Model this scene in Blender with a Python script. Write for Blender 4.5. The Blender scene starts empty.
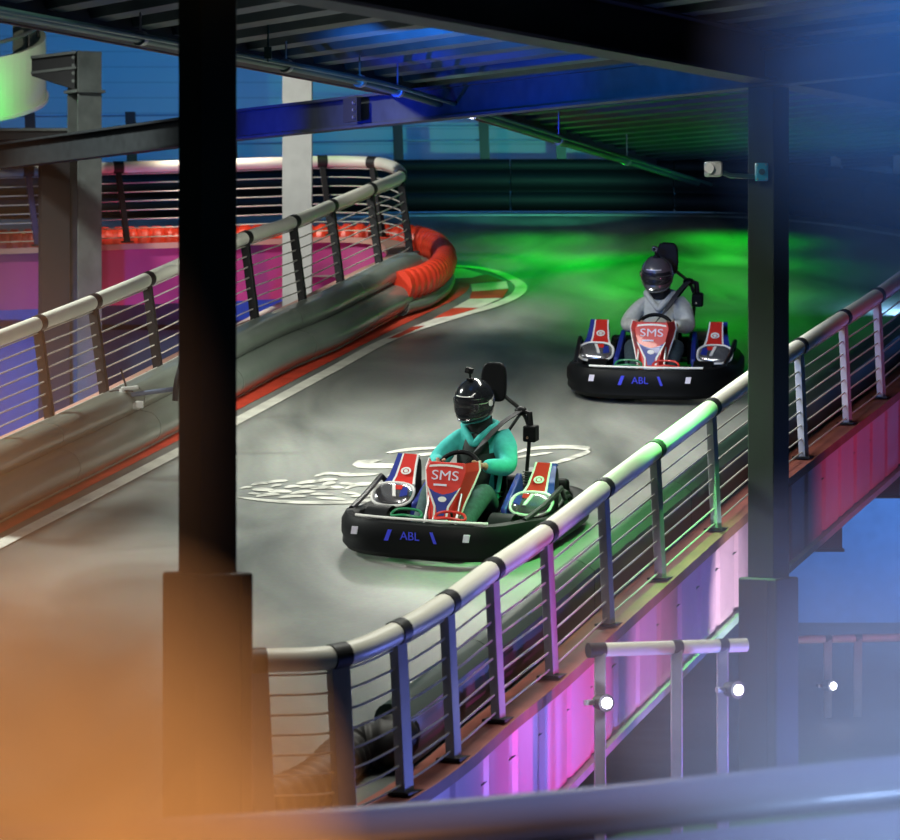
import bpy, bmesh, math, random
from mathutils import Vector, Matrix
random.seed(7)
C = bpy.context.scene.collection
SC = bpy.context.scene
V = Vector

# ------------------------------------------------------------------ camera, world, lights, exposure
cam_d = bpy.data.cameras.new('camera'); cam = bpy.data.objects.new('camera', cam_d); C.objects.link(cam)
cam.location = (0, 0, 0); cam.rotation_euler = (math.pi/2, 0, 0)
cam_d.lens = 160; cam_d.sensor_width = 36; cam_d.shift_y = -0.1; cam_d.clip_end = 300
cam_d.dof.use_dof = True; cam_d.dof.focus_distance = 30; cam_d.dof.aperture_fstop = 4.0
SC.camera = cam
SC.view_settings.view_transform = 'Standard'; SC.view_settings.look = 'None'
SC.view_settings.gamma = 1; SC.view_settings.exposure = 0.0; SC.view_settings.use_curve_mapping = False
w = bpy.data.worlds.new('night'); SC.world = w; w.use_nodes = True
w.node_tree.nodes['Background'].inputs[0].default_value = (0.10, 0.20, 0.32, 1)
w.node_tree.nodes['Background'].inputs[1].default_value = 0.03

def aim(o, p):
    o.rotation_euler = (V(p) - o.location).to_track_quat('-Z', 'Y').to_euler()
def area(name, loc, to, sx, sy, power, col):
    d = bpy.data.lights.new(name, 'AREA'); d.shape = 'RECTANGLE'; d.size = sx; d.size_y = sy
    d.energy = power; d.color = col
    o = bpy.data.objects.new(name, d); C.objects.link(o); o.location = loc; aim(o, to); return o
def spot(name, loc, to, ang, power, col, blend=0.6, rad=0.02):
    d = bpy.data.lights.new(name, 'SPOT'); d.energy = power; d.color = col
    d.spot_size = math.radians(ang); d.spot_blend = blend; d.shadow_soft_size = rad
    o = bpy.data.objects.new(name, d); C.objects.link(o); o.location = loc; aim(o, to); return o
def point(name, loc, power, col, rad=0.05):
    d = bpy.data.lights.new(name, 'POINT'); d.energy = power; d.color = col; d.shadow_soft_size = rad
    o = bpy.data.objects.new(name, d); C.objects.link(o); o.location = loc; return o

def strip(name, loc, ang, ln, wd, power, col):
    d = bpy.data.lights.new(name, 'AREA'); d.shape = 'RECTANGLE'; d.size = ln; d.size_y = wd; d.energy = power; d.color = col
    o = bpy.data.objects.new(name, d); C.objects.link(o); o.location = loc; o.rotation_euler = (0, 0, ang); return o
strip('added_strip_front_beam', (0.36, 24.2, 1.86), math.atan2(8, 3.4), 4.5, 0.12, 130, (1.0, 1.0, 0.90))  # added area light hidden behind the beam to brighten the track
strip('added_strip_middle_beam', (0.35, 32.0, 1.86), math.atan2(0.886, -0.463), 5.5, 0.12, 270, (1.0, 1.0, 0.90))  # second added strip, hidden behind the middle beam
spot('added_key_side', (-9.5, 32.0, 6.2), (-0.8, 30.0, -1.2), 58, 7500, (0.95, 1.0, 0.93), 0.7, 0.8)  # added key light from the left, lights the track
spot('added_key_left', (-8.0, 35.5, 6.5), (-2.0, 41.0, 0.6), 40, 4000, (0.97, 1.0, 0.93), 0.7, 0.6)  # added key light for the infield rail and columns
area('added_fill_overhead', (-0.6, 21.8, 4.6), (-0.5, 22.6, -2.0), 2.5, 1.6, 170, (1.0, 0.98, 0.86))  # added fill above the frame, brightens the near handrail
spot('added_key_front', (-4.0, 15.5, 4.2), (-1.6, 33, -0.6), 34, 2600, (1.0, 0.97, 0.88), 0.8, 0.6)  # added key light from the viewer's side
for gx, gy, gp in ((1.0, 46.0, 75), (2.0, 46.1, 115), (3.2, 46.0, 100), (0.8, 44.2, 95), (1.9, 44.0, 150), (3.0, 43.8, 105), (1.7, 41.8, 130), (2.8, 41.4, 100), (2.7, 39.4, 70)):
    spot('green_track_lamp', (gx, gy, 1.98), (gx, gy - 0.01, 0), 122, gp, (0.0, 1.0, 0.015), 1.0, 0.01)
spot('green_rail_lamp', (1.72, 28.3, 0.9), (1.60, 28.4, -0.7), 84, 720, (0.16, 1.0, 0.22), 0.9, 0.01)
spot('green_barrier_lamp', (0.8, 26.6, 0.9), (0.85, 26.6, -1.7), 46, 70, (0.03, 1.0, 0.12), 0.9, 0.01)
spot('added_kerb_fill', (-0.3, 37.6, 4.4), (0.0, 40.4, 0.2), 34, 700, (1.0, 0.96, 0.88), 0.9, 0.3)  # added light out of frame to brighten the hairpin kerb
spot('green_bend_lamp', (-1.6, 42.6, 2.9), (-1.35, 43.1, 1.7), 40, 14, (0.2, 1.0, 0.15), 0.8, 0.01)
spot('blue_beam_lamp', (-2.5, 32.3, 1.35), (-0.7, 33.3, 1.86), 62, 560, (0.01, 0.035, 1.0), 1.0, 0.01)
spot('blue_beam_lamp', (-1.4, 29.6, 0.95), (0.4, 31.0, 1.88), 62, 560, (0.01, 0.035, 1.0), 1.0, 0.01)
spot('blue_beam_lamp', (-3.4, 34.6, 1.35), (-1.5, 35.3, 1.83), 50, 420, (0.02, 0.05, 1.0), 1.0, 0.01)
spot('blue_deck_lamp', (-0.9, 27.0, 1.3), (0.9, 29.6, 2.05), 86, 900, (0.02, 0.25, 1.0), 1.0, 0.01)
area('blue_wall_wash', (-3.5, 45.6, 5.6), (-3.2, 50, 2.6), 7, 0.6, 78, (0.03, 0.34, 1.0)).data.spread = math.radians(95)
spot('green_wall_lamp', (1.4, 46.5, 1.9), (0.7, 50.0, 2.3), 100, 170, (0.12, 1.0, 0.55), 0.9, 0.01)
spot('blue_post_lamp', (2.9, 24.6, -3.1), (-0.3, 23.2, -1.6), 100, 215, (0.18, 0.24, 1.0), 0.6, 0.1)
spot('blue_post_lamp', (4.2, 28.6, -3.1), (1.2, 27.2, -1.2), 80, 190, (0.18, 0.24, 1.0), 0.6, 0.1)
spot('magenta_skirt_lamp', (5.2, 25.6, -3.0), (0.6, 25.0, -2.55), 40, 620, (1.0, 0.08, 0.55), 0.8, 0.05)
spot('violet_skirt_lamp', (3.2, 25.4, -3.0), (1.45, 27.2, -2.35), 34, 200, (0.85, 0.50, 1.0), 0.8, 0.05)
spot('white_skirt_lamp', (3.6, 27.8, -3.0), (2.05, 29.6, -2.0), 30, 650, (0.70, 1.0, 0.92), 0.8, 0.05)
spot('pink_upper_skirt_lamp', (7.0, 29.5, -2.6), (3.6, 34, -1.35), 38, 420, (1.0, 0.16, 0.35), 0.9, 0.05)
spot('magenta_infield_lamp', (-3.0, 40.4, -2.4), (-2.6, 43.2, 0.85), 56, 280, (1.0, 0.05, 0.24), 0.9, 0.05)
spot('blue_infield_lamp', (-4.2, 40.0, -2.6), (-4.0, 44.8, -0.8), 90, 800, (0.02, 0.26, 1.0), 0.9, 0.05)
spot('added_padding_fill', (-2.6, 42.6, 2.6), (-2.6, 44.2, 0.9), 120, 130, (1.0, 0.8, 0.65), 0.9, 0.05)  # added light to brighten the red padding
area('blue_lower_wall_wash', (6.5, 40.5, 0.2), (6.0, 44.6, -2.0), 4, 0.8, 600, (0.28, 0.55, 1.0))
spot('blue_foreground_lamp', (2.7, 13.2, 0.9), (0.9, 14.0, -1.7), 74, 520, (0.30, 0.45, 1.0), 0.7, 0.3)
# added lamps out of view that colour and light the haze
spot('orange_haze_lamp', (-0.72, 9.4, -4.1), (-0.70, 12.0, -1.45), 40, 1900, (1.0, 0.36, 0.07), 0.7, 0.3)
spot('orange_side_haze_lamp', (-4.2, 12.5, -0.6), (-1.6, 12.5, -0.3), 70, 520, (1.0, 0.40, 0.14), 0.6, 0.3)
spot('white_blue_haze_lamp', (1.75, 12.8, -2.9), (1.6, 12.81, 0), 100, 260, (0.40, 0.60, 1.0), 0.6, 0.2)
spot('blue_haze_lamp', (2.5, 17.5, 3.6), (2.2, 17.51, 0), 60, 800, (0.01, 0.24, 1.0), 0.7, 0.2)

# ------------------------------------------------------------------ helpers
F, YH, SL, Z0 = 4000.0, 330.0, 0.153, -6.014
def zt(y): return SL*y + Z0
def T(x, y, h=0): return V((x, y, zt(y) + h))
def P(px, py, h=0):                        # a point of the photograph at height h over the ramp
    d = (-Z0 - h)*F/(282.0 + py)
    return V(((px - 450)*d/F, d, zt(d) + h))
def Q(px, py, d): return V(((px - 450)*d/F, d, (YH - py)*d/F))

def tag(o, label=None, cat=None, group=None, kind=None):
    if label: o['label'] = label
    if cat: o['category'] = cat
    if group: o['group'] = group
    if kind: o['kind'] = kind
    return o
def empty(name, loc=(0, 0, 0), label=None, cat=None, group=None, kind=None):
    o = bpy.data.objects.new(name, None); C.objects.link(o); o.location = loc
    o.empty_display_size = 0.2
    return tag(o, label, cat, group, kind)

class MB:
    def __init__(s): s.v = []; s.f = []; s.m = []
    def add(s, vs, fs, mi=0):
        k = len(s.v); s.v += [tuple(p) for p in vs]
        for f in fs: s.f.append(tuple(i + k for i in f)); s.m.append(mi)
        return s
    def box(s, c, size, rot=None, mi=0):
        x, y, z = [q/2 for q in size]
        vs = [V((a*x, b*y, e*z)) for e in (-1, 1) for b in (-1, 1) for a in (-1, 1)]
        if rot is not None: vs = [rot @ p for p in vs]
        vs = [p + V(c) for p in vs]
        return s.add(vs, [(0, 2, 3, 1), (4, 5, 7, 6), (0, 1, 5, 4), (2, 6, 7, 3), (0, 4, 6, 2), (1, 3, 7, 5)], mi)
    def hexa(s, p, mi=0):                  # eight corners, bottom ring then top ring
        return s.add(p, [(3, 2, 1, 0), (4, 5, 6, 7), (0, 1, 5, 4), (1, 2, 6, 5), (2, 3, 7, 6), (3, 0, 4, 7)], mi)
    def sweep(s, path, prof, closed=False, caps=True, level=False, mi=0, scale=None):
        path = [V(p) for p in path]; n = len(path); rings = []; prev = None
        for i in range(n):
            a = path[i-1] if (i > 0 or closed) else path[i]
            b = path[(i+1) % n] if (i < n-1 or closed) else path[i]
            t = (b - a).normalized()
            up = V((0, 0, 1))
            if abs(t.z) > 0.95: up = prev if prev is not None else V((0, 1, 0))
            side = t.cross(up).normalized()
            u = V((0, 0, 1)) if level else side.cross(t).normalized()
            prev = u
            k = scale(i/(n-1)) if scale else 1
            rings.append([path[i] + side*(q[0]*k) + u*(q[1]*k) for q in prof])
        m = len(prof); vs = [p for r in rings for p in r]; fs = []
        for i in range(n if closed else n-1):
            j = (i+1) % n
            for q in range(m):
                r = (q+1) % m
                fs.append((i*m+q, i*m+r, j*m+r, j*m+q))
        if caps and not closed:
            fs.append(tuple(range(m))[::-1]); fs.append(tuple((n-1)*m+q for q in range(m)))
        return s.add(vs, fs, mi)
    def tube(s, path, r, seg=10, **k):
        return s.sweep(path, [(r*math.cos(2*math.pi*q/seg), r*math.sin(2*math.pi*q/seg)) for q in range(seg)], **k)
    def cyl(s, a, b, r, seg=14, r2=None, mi=0):
        a, b = V(a), V(b); t = (b-a).normalized()
        h = V((0, 0, 1)) if abs(t.z) < 0.9 else V((1, 0, 0))
        x = t.cross(h).normalized(); y = t.cross(x); r2 = r if r2 is None else r2
        vs = []
        for p, rr in ((a, r), (b, r2)):
            vs += [p + (x*math.cos(2*math.pi*q/seg) + y*math.sin(2*math.pi*q/seg))*rr for q in range(seg)]
        fs = [(q, (q+1) % seg, seg+(q+1) % seg, seg+q) for q in range(seg)]
        fs += [tuple(range(seg))[::-1], tuple(range(seg, 2*seg))]
        return s.add(vs, fs, mi)
    def ball(s, c, r, seg=14, rings=9, mi=0):
        r = (r, r, r) if not hasattr(r, '__len__') else r; c = V(c); vs = []; fs = []
        for i in range(rings+1):
            th = math.pi*i/rings
            for q in range(seg):
                ph = 2*math.pi*q/seg
                vs.append(c + V((r[0]*math.sin(th)*math.cos(ph), r[1]*math.sin(th)*math.sin(ph), r[2]*math.cos(th))))
        for i in range(rings):
            for q in range(seg):
                fs.append((i*seg+q, (i+1)*seg+q, (i+1)*seg+(q+1) % seg, i*seg+(q+1) % seg))
        return s.add(vs, fs, mi)
    def plate(s, pts, nrm, th, mi=0):      # flat polygon given real thickness
        nrm = V(nrm).normalized(); n = len(pts)
        vs = [V(p) for p in pts] + [V(p) + nrm*th for p in pts]
        fs = [tuple(range(n))[::-1], tuple(range(n, 2*n))]
        fs += [(i, (i+1) % n, n+(i+1) % n, n+i) for i in range(n)]
        return s.add(vs, fs, mi)
    def build(s, name, mat, parent=None, smooth=True, angle=0.7, bevel=0):
        me = bpy.data.meshes.new(name); me.from_pydata(s.v, [], s.f)
        mats = mat if isinstance(mat, (list, tuple)) else [mat]
        for q in mats: me.materials.append(q)
        me.polygons.foreach_set('material_index', s.m)
        bm = bmesh.new(); bm.from_mesh(me)
        bmesh.ops.remove_doubles(bm, verts=bm.verts, dist=1e-5)
        bmesh.ops.recalc_face_normals(bm, faces=bm.faces)
        bm.to_mesh(me); bm.free(); me.update()
        if smooth:
            me.shade_smooth(); me.set_sharp_from_angle(angle=angle)
        o = bpy.data.objects.new(name, me); C.objects.link(o)
        if parent is not None: o.parent = parent; o.matrix_parent_inverse = parent.matrix_basis.inverted() if getattr(parent, '_w', False) else Matrix()
        if bevel:
            b = o.modifiers.new('edge', 'BEVEL'); b.width = bevel; b.segments = 2; b.limit_method = 'ANGLE'
        return o

def catmull(pts, n=8, closed=False):
    pts = [V(p) for p in pts]; out = []; m = len(pts)
    rng = range(m if closed else m-1)
    for i in rng:
        p0 = pts[i-1] if (i > 0 or closed) else pts[0]*2 - pts[1]
        p1 = pts[i]; p2 = pts[(i+1) % m]
        p3 = pts[(i+2) % m] if (i+2 < m or closed) else p2*2 - p1
        for k in range(n):
            t = k/n
            out.append(0.5*((2*p1) + (p2-p0)*t + (2*p0-5*p1+4*p2-p3)*t*t + (3*p1-p0-3*p2+p3)*t**3))
    if not closed: out.append(pts[-1])
    return out
def offset(path, d):                        # horizontal offset to the right of the direction of travel
    out = []
    for i, p in enumerate(path):
        a = path[max(0, i-1)]; b = path[min(len(path)-1, i+1)]
        t = V((b.x-a.x, b.y-a.y, 0)).normalized()
        out.append(V((p.x + t.y*d, p.y - t.x*d, p.z)))
    return out
def onramp(path, h): return [T(p.x, p.y, h) for p in path]

# ------------------------------------------------------------------ materials
def mat(name, col, rough=0.5, metal=0.0, emit=None, es=0, noise=0, nscale=8, coat=0, alpha=None, bump=0, stretch=None):
    m = bpy.data.materials.new(name); m.use_nodes = True; nt = m.node_tree; b = nt.nodes['Principled BSDF']
    b.inputs['Base Color'].default_value = (*col, 1); b.inputs['Roughness'].default_value = rough
    b.inputs['Metallic'].default_value = metal; b.inputs['Coat Weight'].default_value = coat
    if emit: b.inputs['Emission Color'].default_value = (*emit, 1); b.inputs['Emission Strength'].default_value = es
    if noise or bump:
        tc = nt.nodes.new('ShaderNodeTexCoord'); mp = nt.nodes.new('ShaderNodeMapping')
        if stretch: mp.inputs['Scale'].default_value = stretch
        nz = nt.nodes.new('ShaderNodeTexNoise'); nz.inputs['Scale'].default_value = nscale; nz.inputs['Detail'].default_value = 5
        nt.links.new(tc.outputs['Object'], mp.inputs['Vector']); nt.links.new(mp.outputs['Vector'], nz.inputs['Vector'])
        if noise:
            rp = nt.nodes.new('ShaderNodeValToRGB')
            rp.color_ramp.elements[0].position = 0.3; rp.color_ramp.elements[1].position = 0.7
            rp.color_ramp.elements[0].color = (*[c*(1-noise) for c in col], 1)
            rp.color_ramp.elements[1].color = (*[min(1, c*(1+noise)) for c in col], 1)
            nt.links.new(nz.outputs['Fac'], rp.inputs['Fac']); nt.links.new(rp.outputs['Color'], b.inputs['Base Color'])
        if bump:
            bp = nt.nodes.new('ShaderNodeBump'); bp.inputs['Strength'].default_value = bump
            nt.links.new(nz.outputs['Fac'], bp.inputs['Height']); nt.links.new(bp.outputs['Normal'], b.inputs['Normal'])
    return m
M = {}
M['white'] = mat('white_paint', (0.66, 0.66, 0.58), 0.6, noise=0.15, nscale=5)
M['worn'] = mat('worn_white_paint', (0.42, 0.42, 0.37), 0.6, noise=0.45, nscale=7)
M['red_paint'] = mat('red_paint', (0.55, 0.055, 0.025), 0.55, noise=0.2, nscale=4)
M['rail'] = mat('cream_rail_sleeve', (0.82, 0.81, 0.70), 0.40, noise=0.05, nscale=3)
M['black'] = mat('black_rubber', (0.012, 0.012, 0.013), 0.55)
M['post'] = mat('dark_steel_post', (0.006, 0.006, 0.007), 0.6, noise=0.15)
M['lpost'] = mat('painted_steel_post', (0.42, 0.42, 0.46), 0.5, noise=0.1)
M['bpost'] = mat('navy_post', (0.02, 0.03, 0.12), 0.5)
M['cable'] = mat('steel_cable', (0.62, 0.60, 0.54), 0.4, 0.1)
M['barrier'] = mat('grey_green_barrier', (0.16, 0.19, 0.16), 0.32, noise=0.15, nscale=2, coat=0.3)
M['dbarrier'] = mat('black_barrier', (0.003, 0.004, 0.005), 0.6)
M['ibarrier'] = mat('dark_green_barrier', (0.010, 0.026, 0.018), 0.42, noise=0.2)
M['redpad'] = mat('red_corrugated_padding', (0.72, 0.05, 0.02), 0.38)
M['cap'] = mat('terracotta_cap', (0.34, 0.10, 0.07), 0.6, noise=0.2, nscale=4)
M['lcap'] = mat('light_cap', (0.5, 0.28, 0.22), 0.6)
M['skirt'] = mat('pink_lit_panel_tint', (0.76, 0.32, 0.50), 0.42, noise=0.06, nscale=2)  # pink light on a pale panel, put into its base colour
M['mag'] = mat('magenta_lit_panel_tint', (0.42, 0.05, 0.20), 0.5)  # magenta light on the infield skirt, put into its base colour
M['steel'] = mat('dark_column_paint', (0.008, 0.021, 0.011), 0.7, noise=0.2, nscale=3)
M['pad'] = mat('dark_column_padding', (0.022, 0.020, 0.020), 0.7, noise=0.15, nscale=3)
M['grey'] = mat('grey_steel', (0.14, 0.16, 0.15), 0.6, noise=0.25, nscale=5)
M['wcol'] = mat('white_steel', (0.55, 0.55, 0.53), 0.6, noise=0.06)
M['deck'] = mat('corrugated_deck', (0.03, 0.055, 0.068), 0.5, noise=0.2, nscale=3)
M['beam'] = mat('dark_beam_paint', (0.014, 0.015, 0.017), 0.6, noise=0.2)
M['bbeam'] = mat('grey_beam_paint', (0.030, 0.036, 0.040), 0.55, noise=0.2)
M['fascia'] = mat('brown_fascia', (0.20, 0.11, 0.10), 0.6)
M['pipe'] = mat('teal_pipe', (0.03, 0.08, 0.07), 0.4, 0.3)
M['lfloor'] = mat('dark_concrete', (0.05, 0.055, 0.065), 0.65, noise=0.35, nscale=1.2)
M['lwall'] = mat('blue_lit_wall_tint', (0.12, 0.24, 0.48), 0.6, noise=0.08)  # blue light on the lower wall, put into its base colour
M['under'] = mat('dark_underside', (0.03, 0.03, 0.032), 0.7)
M['chrome'] = mat('chrome', (0.75, 0.75, 0.75), 0.15, 1.0)
M['silver'] = mat('silver_plastic', (0.34, 0.34, 0.36), 0.18, 0.75, noise=0.3, nscale=9)
M['kblack'] = mat('black_plastic', (0.0045, 0.005, 0.006), 0.5)
M['kblack'].node_tree.nodes['Principled BSDF'].inputs['Specular IOR Level'].default_value = 0.14
M['dbarrier'].node_tree.nodes['Principled BSDF'].inputs['Specular IOR Level'].default_value = 0.15
M['kframe'] = mat('black_tube', (0.014, 0.014, 0.015), 0.4, 0.3)
M['kred'] = mat('glossy_red_panel', (0.62, 0.022, 0.014), 0.42, coat=0.08)
M['kblue'] = mat('glossy_blue_panel', (0.015, 0.03, 0.26), 0.42, coat=0.08)
M['kwhite'] = mat('white_trim', (0.80, 0.79, 0.76), 0.35)
M['klav'] = mat('pale_lettering', (0.70, 0.66, 0.80), 0.4)
M['ktext'] = mat('blue_lettering', (0.05, 0.06, 0.75), 0.4)
M['kgreen'] = mat('green_tube', (0.02, 0.22, 0.09), 0.35)
M['tire'] = mat('tyre_rubber', (0.014, 0.014, 0.014), 0.75)
M['alu'] = mat('cast_aluminium', (0.38, 0.38, 0.38), 0.35, 0.8)
M['skin'] = mat('skin', (0.48, 0.26, 0.17), 0.55)
M['hoodg'] = mat('grey_fleece', (0.56, 0.58, 0.54), 0.9, noise=0.1, nscale=30, bump=0.2)
M['hoodt'] = mat('teal_fleece', (0.05, 0.46, 0.42), 0.9, noise=0.1, nscale=30, bump=0.2)
M['vest'] = mat('dark_vest', (0.012, 0.020, 0.017), 0.8)
M['jean'] = mat('dark_denim', (0.030, 0.052, 0.066), 0.85, noise=0.25, nscale=40)
M['jeant'] = mat('teal_grey_denim', (0.030, 0.075, 0.075), 0.85, noise=0.25, nscale=40)
M['shoe'] = mat('dark_shoe', (0.03, 0.03, 0.035), 0.6)
M['helmg'] = mat('gunmetal_helmet', (0.20, 0.20, 0.205), 0.25, 0.6, coat=0.6)
M['helmb'] = mat('black_helmet', (0.015, 0.017, 0.02), 0.16, coat=0.8)
M['visor'] = mat('dark_visor', (0.02, 0.02, 0.022), 0.06, coat=1)
M['belt'] = mat('grey_webbing', (0.05, 0.05, 0.055), 0.8)
M['fix'] = mat('white_fixture', (0.72, 0.72, 0.68), 0.4)
M['cyan'] = mat('cyan_box', (0.03, 0.35, 0.50), 0.4)
M['barm'] = mat('blue_grey_arm', (0.14, 0.18, 0.26), 0.4)
M['lens'] = mat('lit_lens', (0.9, 0.9, 0.95), 0.3, emit=(0.85, 0.85, 1.0), es=14)
M['fore'] = mat('blue_grey_barrier', (0.20, 0.23, 0.28), 0.38, coat=0.3)
M['balcony'] = mat('pale_balcony', (0.55, 0.62, 0.50), 0.55)
M['hose'] = mat('black_hose', (0.018, 0.016, 0.015), 0.6)

# track: worn grey coating with long tyre streaks
m = mat('grey_track_coating', (0.2, 0.2, 0.2), 0.40); M['track'] = m; nt = m.node_tree; b = nt.nodes['Principled BSDF']
tc = nt.nodes.new('ShaderNodeTexCoord'); mp = nt.nodes.new('ShaderNodeMapping')
mp.inputs['Rotation'].default_value = (0, 0, math.radians(-16)); mp.inputs['Scale'].default_value = (1.0, 0.30, 1.0)
n1 = nt.nodes.new('ShaderNodeTexNoise'); n1.inputs['Scale'].default_value = 0.8; n1.inputs['Detail'].default_value = 6; n1.inputs['Distortion'].default_value = 0.8
n2 = nt.nodes.new('ShaderNodeTexNoise'); n2.inputs['Scale'].default_value = 30
rp = nt.nodes.new('ShaderNodeValToRGB')
rp.color_ramp.elements[0].position = 0.34; rp.color_ramp.elements[0].color = (0.070, 0.078, 0.072, 1)
rp.color_ramp.elements[1].position = 0.70; rp.color_ramp.elements[1].color = (0.315, 0.325, 0.295, 1)
mx = nt.nodes.new('ShaderNodeMix'); mx.data_type = 'RGBA'; mx.blend_type = 'OVERLAY'; mx.inputs['Factor'].default_value = 0.25
nt.links.new(tc.outputs['Object'], mp.inputs['Vector']); nt.links.new(mp.outputs['Vector'], n1.inputs['Vector'])
nt.links.new(tc.outputs['Object'], n2.inputs['Vector'])
nt.links.new(n1.outputs['Fac'], rp.inputs['Fac']); nt.links.new(rp.outputs['Color'], mx.inputs['A'])
nt.links.new(n2.outputs['Color'], mx.inputs['B']); nt.links.new(mx.outputs['Result'], b.inputs['Base Color'])

# ribbed siding of the far wall
m = mat('pale_siding', (0.40, 0.46, 0.48), 0.5); M['siding'] = m; nt = m.node_tree; b = nt.nodes['Principled BSDF']
tc = nt.nodes.new('ShaderNodeTexCoord'); wv = nt.nodes.new('ShaderNodeTexWave'); wv.bands_direction = 'Z'; wv.wave_profile = 'SAW'
wv.inputs['Scale'].default_value = 1.6; bp = nt.nodes.new('ShaderNodeBump'); bp.inputs['Strength'].default_value = 0.35
nt.links.new(tc.outputs['Object'], wv.inputs['Vector']); nt.links.new(wv.outputs['Color'], bp.inputs['Height'])
nt.links.new(bp.outputs['Normal'], b.inputs['Normal'])
rs = nt.nodes.new('ShaderNodeValToRGB'); rs.color_ramp.elements[0].color = (0.24, 0.28, 0.29, 1); rs.color_ramp.elements[1].position = 0.12; rs.color_ramp.elements[1].color = (0.38, 0.43, 0.45, 1)
nt.links.new(wv.outputs['Color'], rs.inputs['Fac']); nt.links.new(rs.outputs['Color'], b.inputs['Base Color'])

# ------------------------------------------------------------------ the ramp and its markings
R_PX = [(256, 661), (338, 656), (398, 632), (447, 603), (492, 570), (546, 533), (603, 489), (655, 450), (711, 408), (755, 376),
        (799, 347), (843, 318), (877, 296), (910, 272), (948, 243), (990, 212)]
RH = 0.92
r_posts = [P(x, y, RH) for x, y in R_PX]
r_rail = catmull(r_posts, 8)
L_PX = [(-70, 366), (-18, 345), (38, 323.5), (93, 302), (147, 279.5), (198, 257), (245, 238), (293, 222), (331, 206), (370, 189.5), (398, 178)]
LH = 1.22
l_posts = [P(x, y, LH) for x, y in L_PX]
turn = [P(400, 172, LH), P(391, 166, LH)]
B_PX = [(373, 162.5), (322, 161.5), (208, 165), (118, 167.5), (28, 170.5), (-60, 173)]
b_posts = [P(x, y, LH) for x, y in B_PX]
l_path = catmull(l_posts + turn + b_posts, 8)

floor = MB()
nx, ny = 30, 60
right_edge = offset(r_rail, 0.10)
def rx_at(y):
    pr = right_edge
    if y <= pr[0].y: return pr[0].x
    for a, b2 in zip(pr, pr[1:]):
        if a.y <= y <= b2.y and b2.y > a.y: return a.x + (b2.x-a.x)*(y-a.y)/(b2.y-a.y)
    return pr[-1].x + 0.3*(y-pr[-1].y)
# main ramp in strips between the infield edge and the right hand edge
lx = offset(l_path[:8*10+1], 0.05)
def lx_at(y):
    for a, b2 in zip(lx, lx[1:]):
        if a.y <= y <= b2.y: return a.x + (b2.x-a.x)*(y-a.y)/(b2.y-a.y)
    return None
ys = [20.6 + i*0.4 for i in range(71)]
prev = None
for y in ys:
    if y < lx[0].y: xl = -9.0
    else:
        xl = lx_at(y)
        if xl is None: xl = -8.5 if y > 43.0 else lx[-1].x + 0.1
    row = (T(xl, y), T(max(rx_at(y), -9), y))
    if prev: floor.add([prev[0], prev[1], row[1], row[0]], [(0, 1, 2, 3)]); floor.add([p - V((0, 0, 0.22)) for p in (prev[0], row[0], row[1], prev[1])], [(0, 1, 2, 3)])
    prev = row
fl = floor.build('floor', M['track'], smooth=False); tag(fl, 'grey sloping kart track surface', 'track floor', kind='structure')

def ribbon(path, wd, lift=0.004):
    a = offset(path, wd/2); b2 = offset(path, -wd/2); mb = MB()
    for i in range(len(path)-1):
        mb.add([T(a[i].x, a[i].y, lift), T(a[i+1].x, a[i+1].y, lift), T(b2[i+1].x, b2[i+1].y, lift), T(b2[i].x, b2[i].y, lift)], [(0, 1, 2, 3)])
    return mb
WL = [(-60, 577), (0, 545), (120, 483), (238, 421), (330, 371.5), (391, 339), (450, 319), (491, 307), (514, 297), (521, 288.5), (515, 281), (496, 272.5), (474, 268), (448, 266.5)]
wl = catmull([P(x, y) for x, y in WL], 8)
ribbon(wl, 0.13, 0.008).build('edge_line', M['white'], fl, smooth=False)
far_px = [(320, 219), (400, 216.5), (560, 215.5), (690, 216.5), (745, 218), (800, 222), (845, 227), (875, 232), (960, 245)]
ribbon(catmull([P(x, y) for x, y in far_px], 6), 0.16, 0.006).build('edge_line', M['white'], fl, smooth=False)
# red band against the barrier, and the chequered kerb of the hairpin
ROUT = [(-60, 566), (0, 534), (120, 471), (238, 410), (330, 362), (391, 331), (432, 311), (456, 299), (468, 290), (468, 284), (455, 279.5), (435, 276)]
ROUT = [P(x, y) for x, y in ROUT]; ro = catmull(ROUT, 8); ri = offset(ro, -0.20)
mb = MB()
for i in range(len(ro)-1):
    mb.add([V((*p.xy, zt(p.y)+0.005)) for p in (ro[i], ro[i+1], ri[i+1], ri[i])], [(0, 1, 2, 3)])
mb.build('red_edge_band', M['red_paint'], fl, smooth=False)
K = lambda X, Y: (340 + X/4.09, 200 + Y/4.09)
kerb_w = [[(440, 285), (500, 283), (585, 307), (540, 322), (440, 326)], [(535, 348), (680, 336), (690, 366), (540, 378)],
          [(530, 408), (662, 405), (570, 445), (462, 446)], [(390, 487), (452, 478), (350, 517), (296, 523)]]
kerb_r = [[(440, 326), (540, 322), (600, 308), (668, 332), (535, 348), (500, 345)], [(540, 378), (690, 368), (664, 404), (530, 408)],
          [(462, 446), (566, 446), (455, 478), (380, 489)], [(296, 523), (345, 519), (240, 566), (195, 572)]]
for polys, mm, nm in ((kerb_w, 'white', 'kerb_white_block'), (kerb_r, 'red_paint', 'kerb_red_block')):
    for po in polys:
        mb = MB(); mb.add([P(*K(*q)) + V((0, 0, 0.011)) for q in po], [tuple(range(len(po)))])
        mb.build(nm, M[mm], fl, smooth=False)
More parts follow.
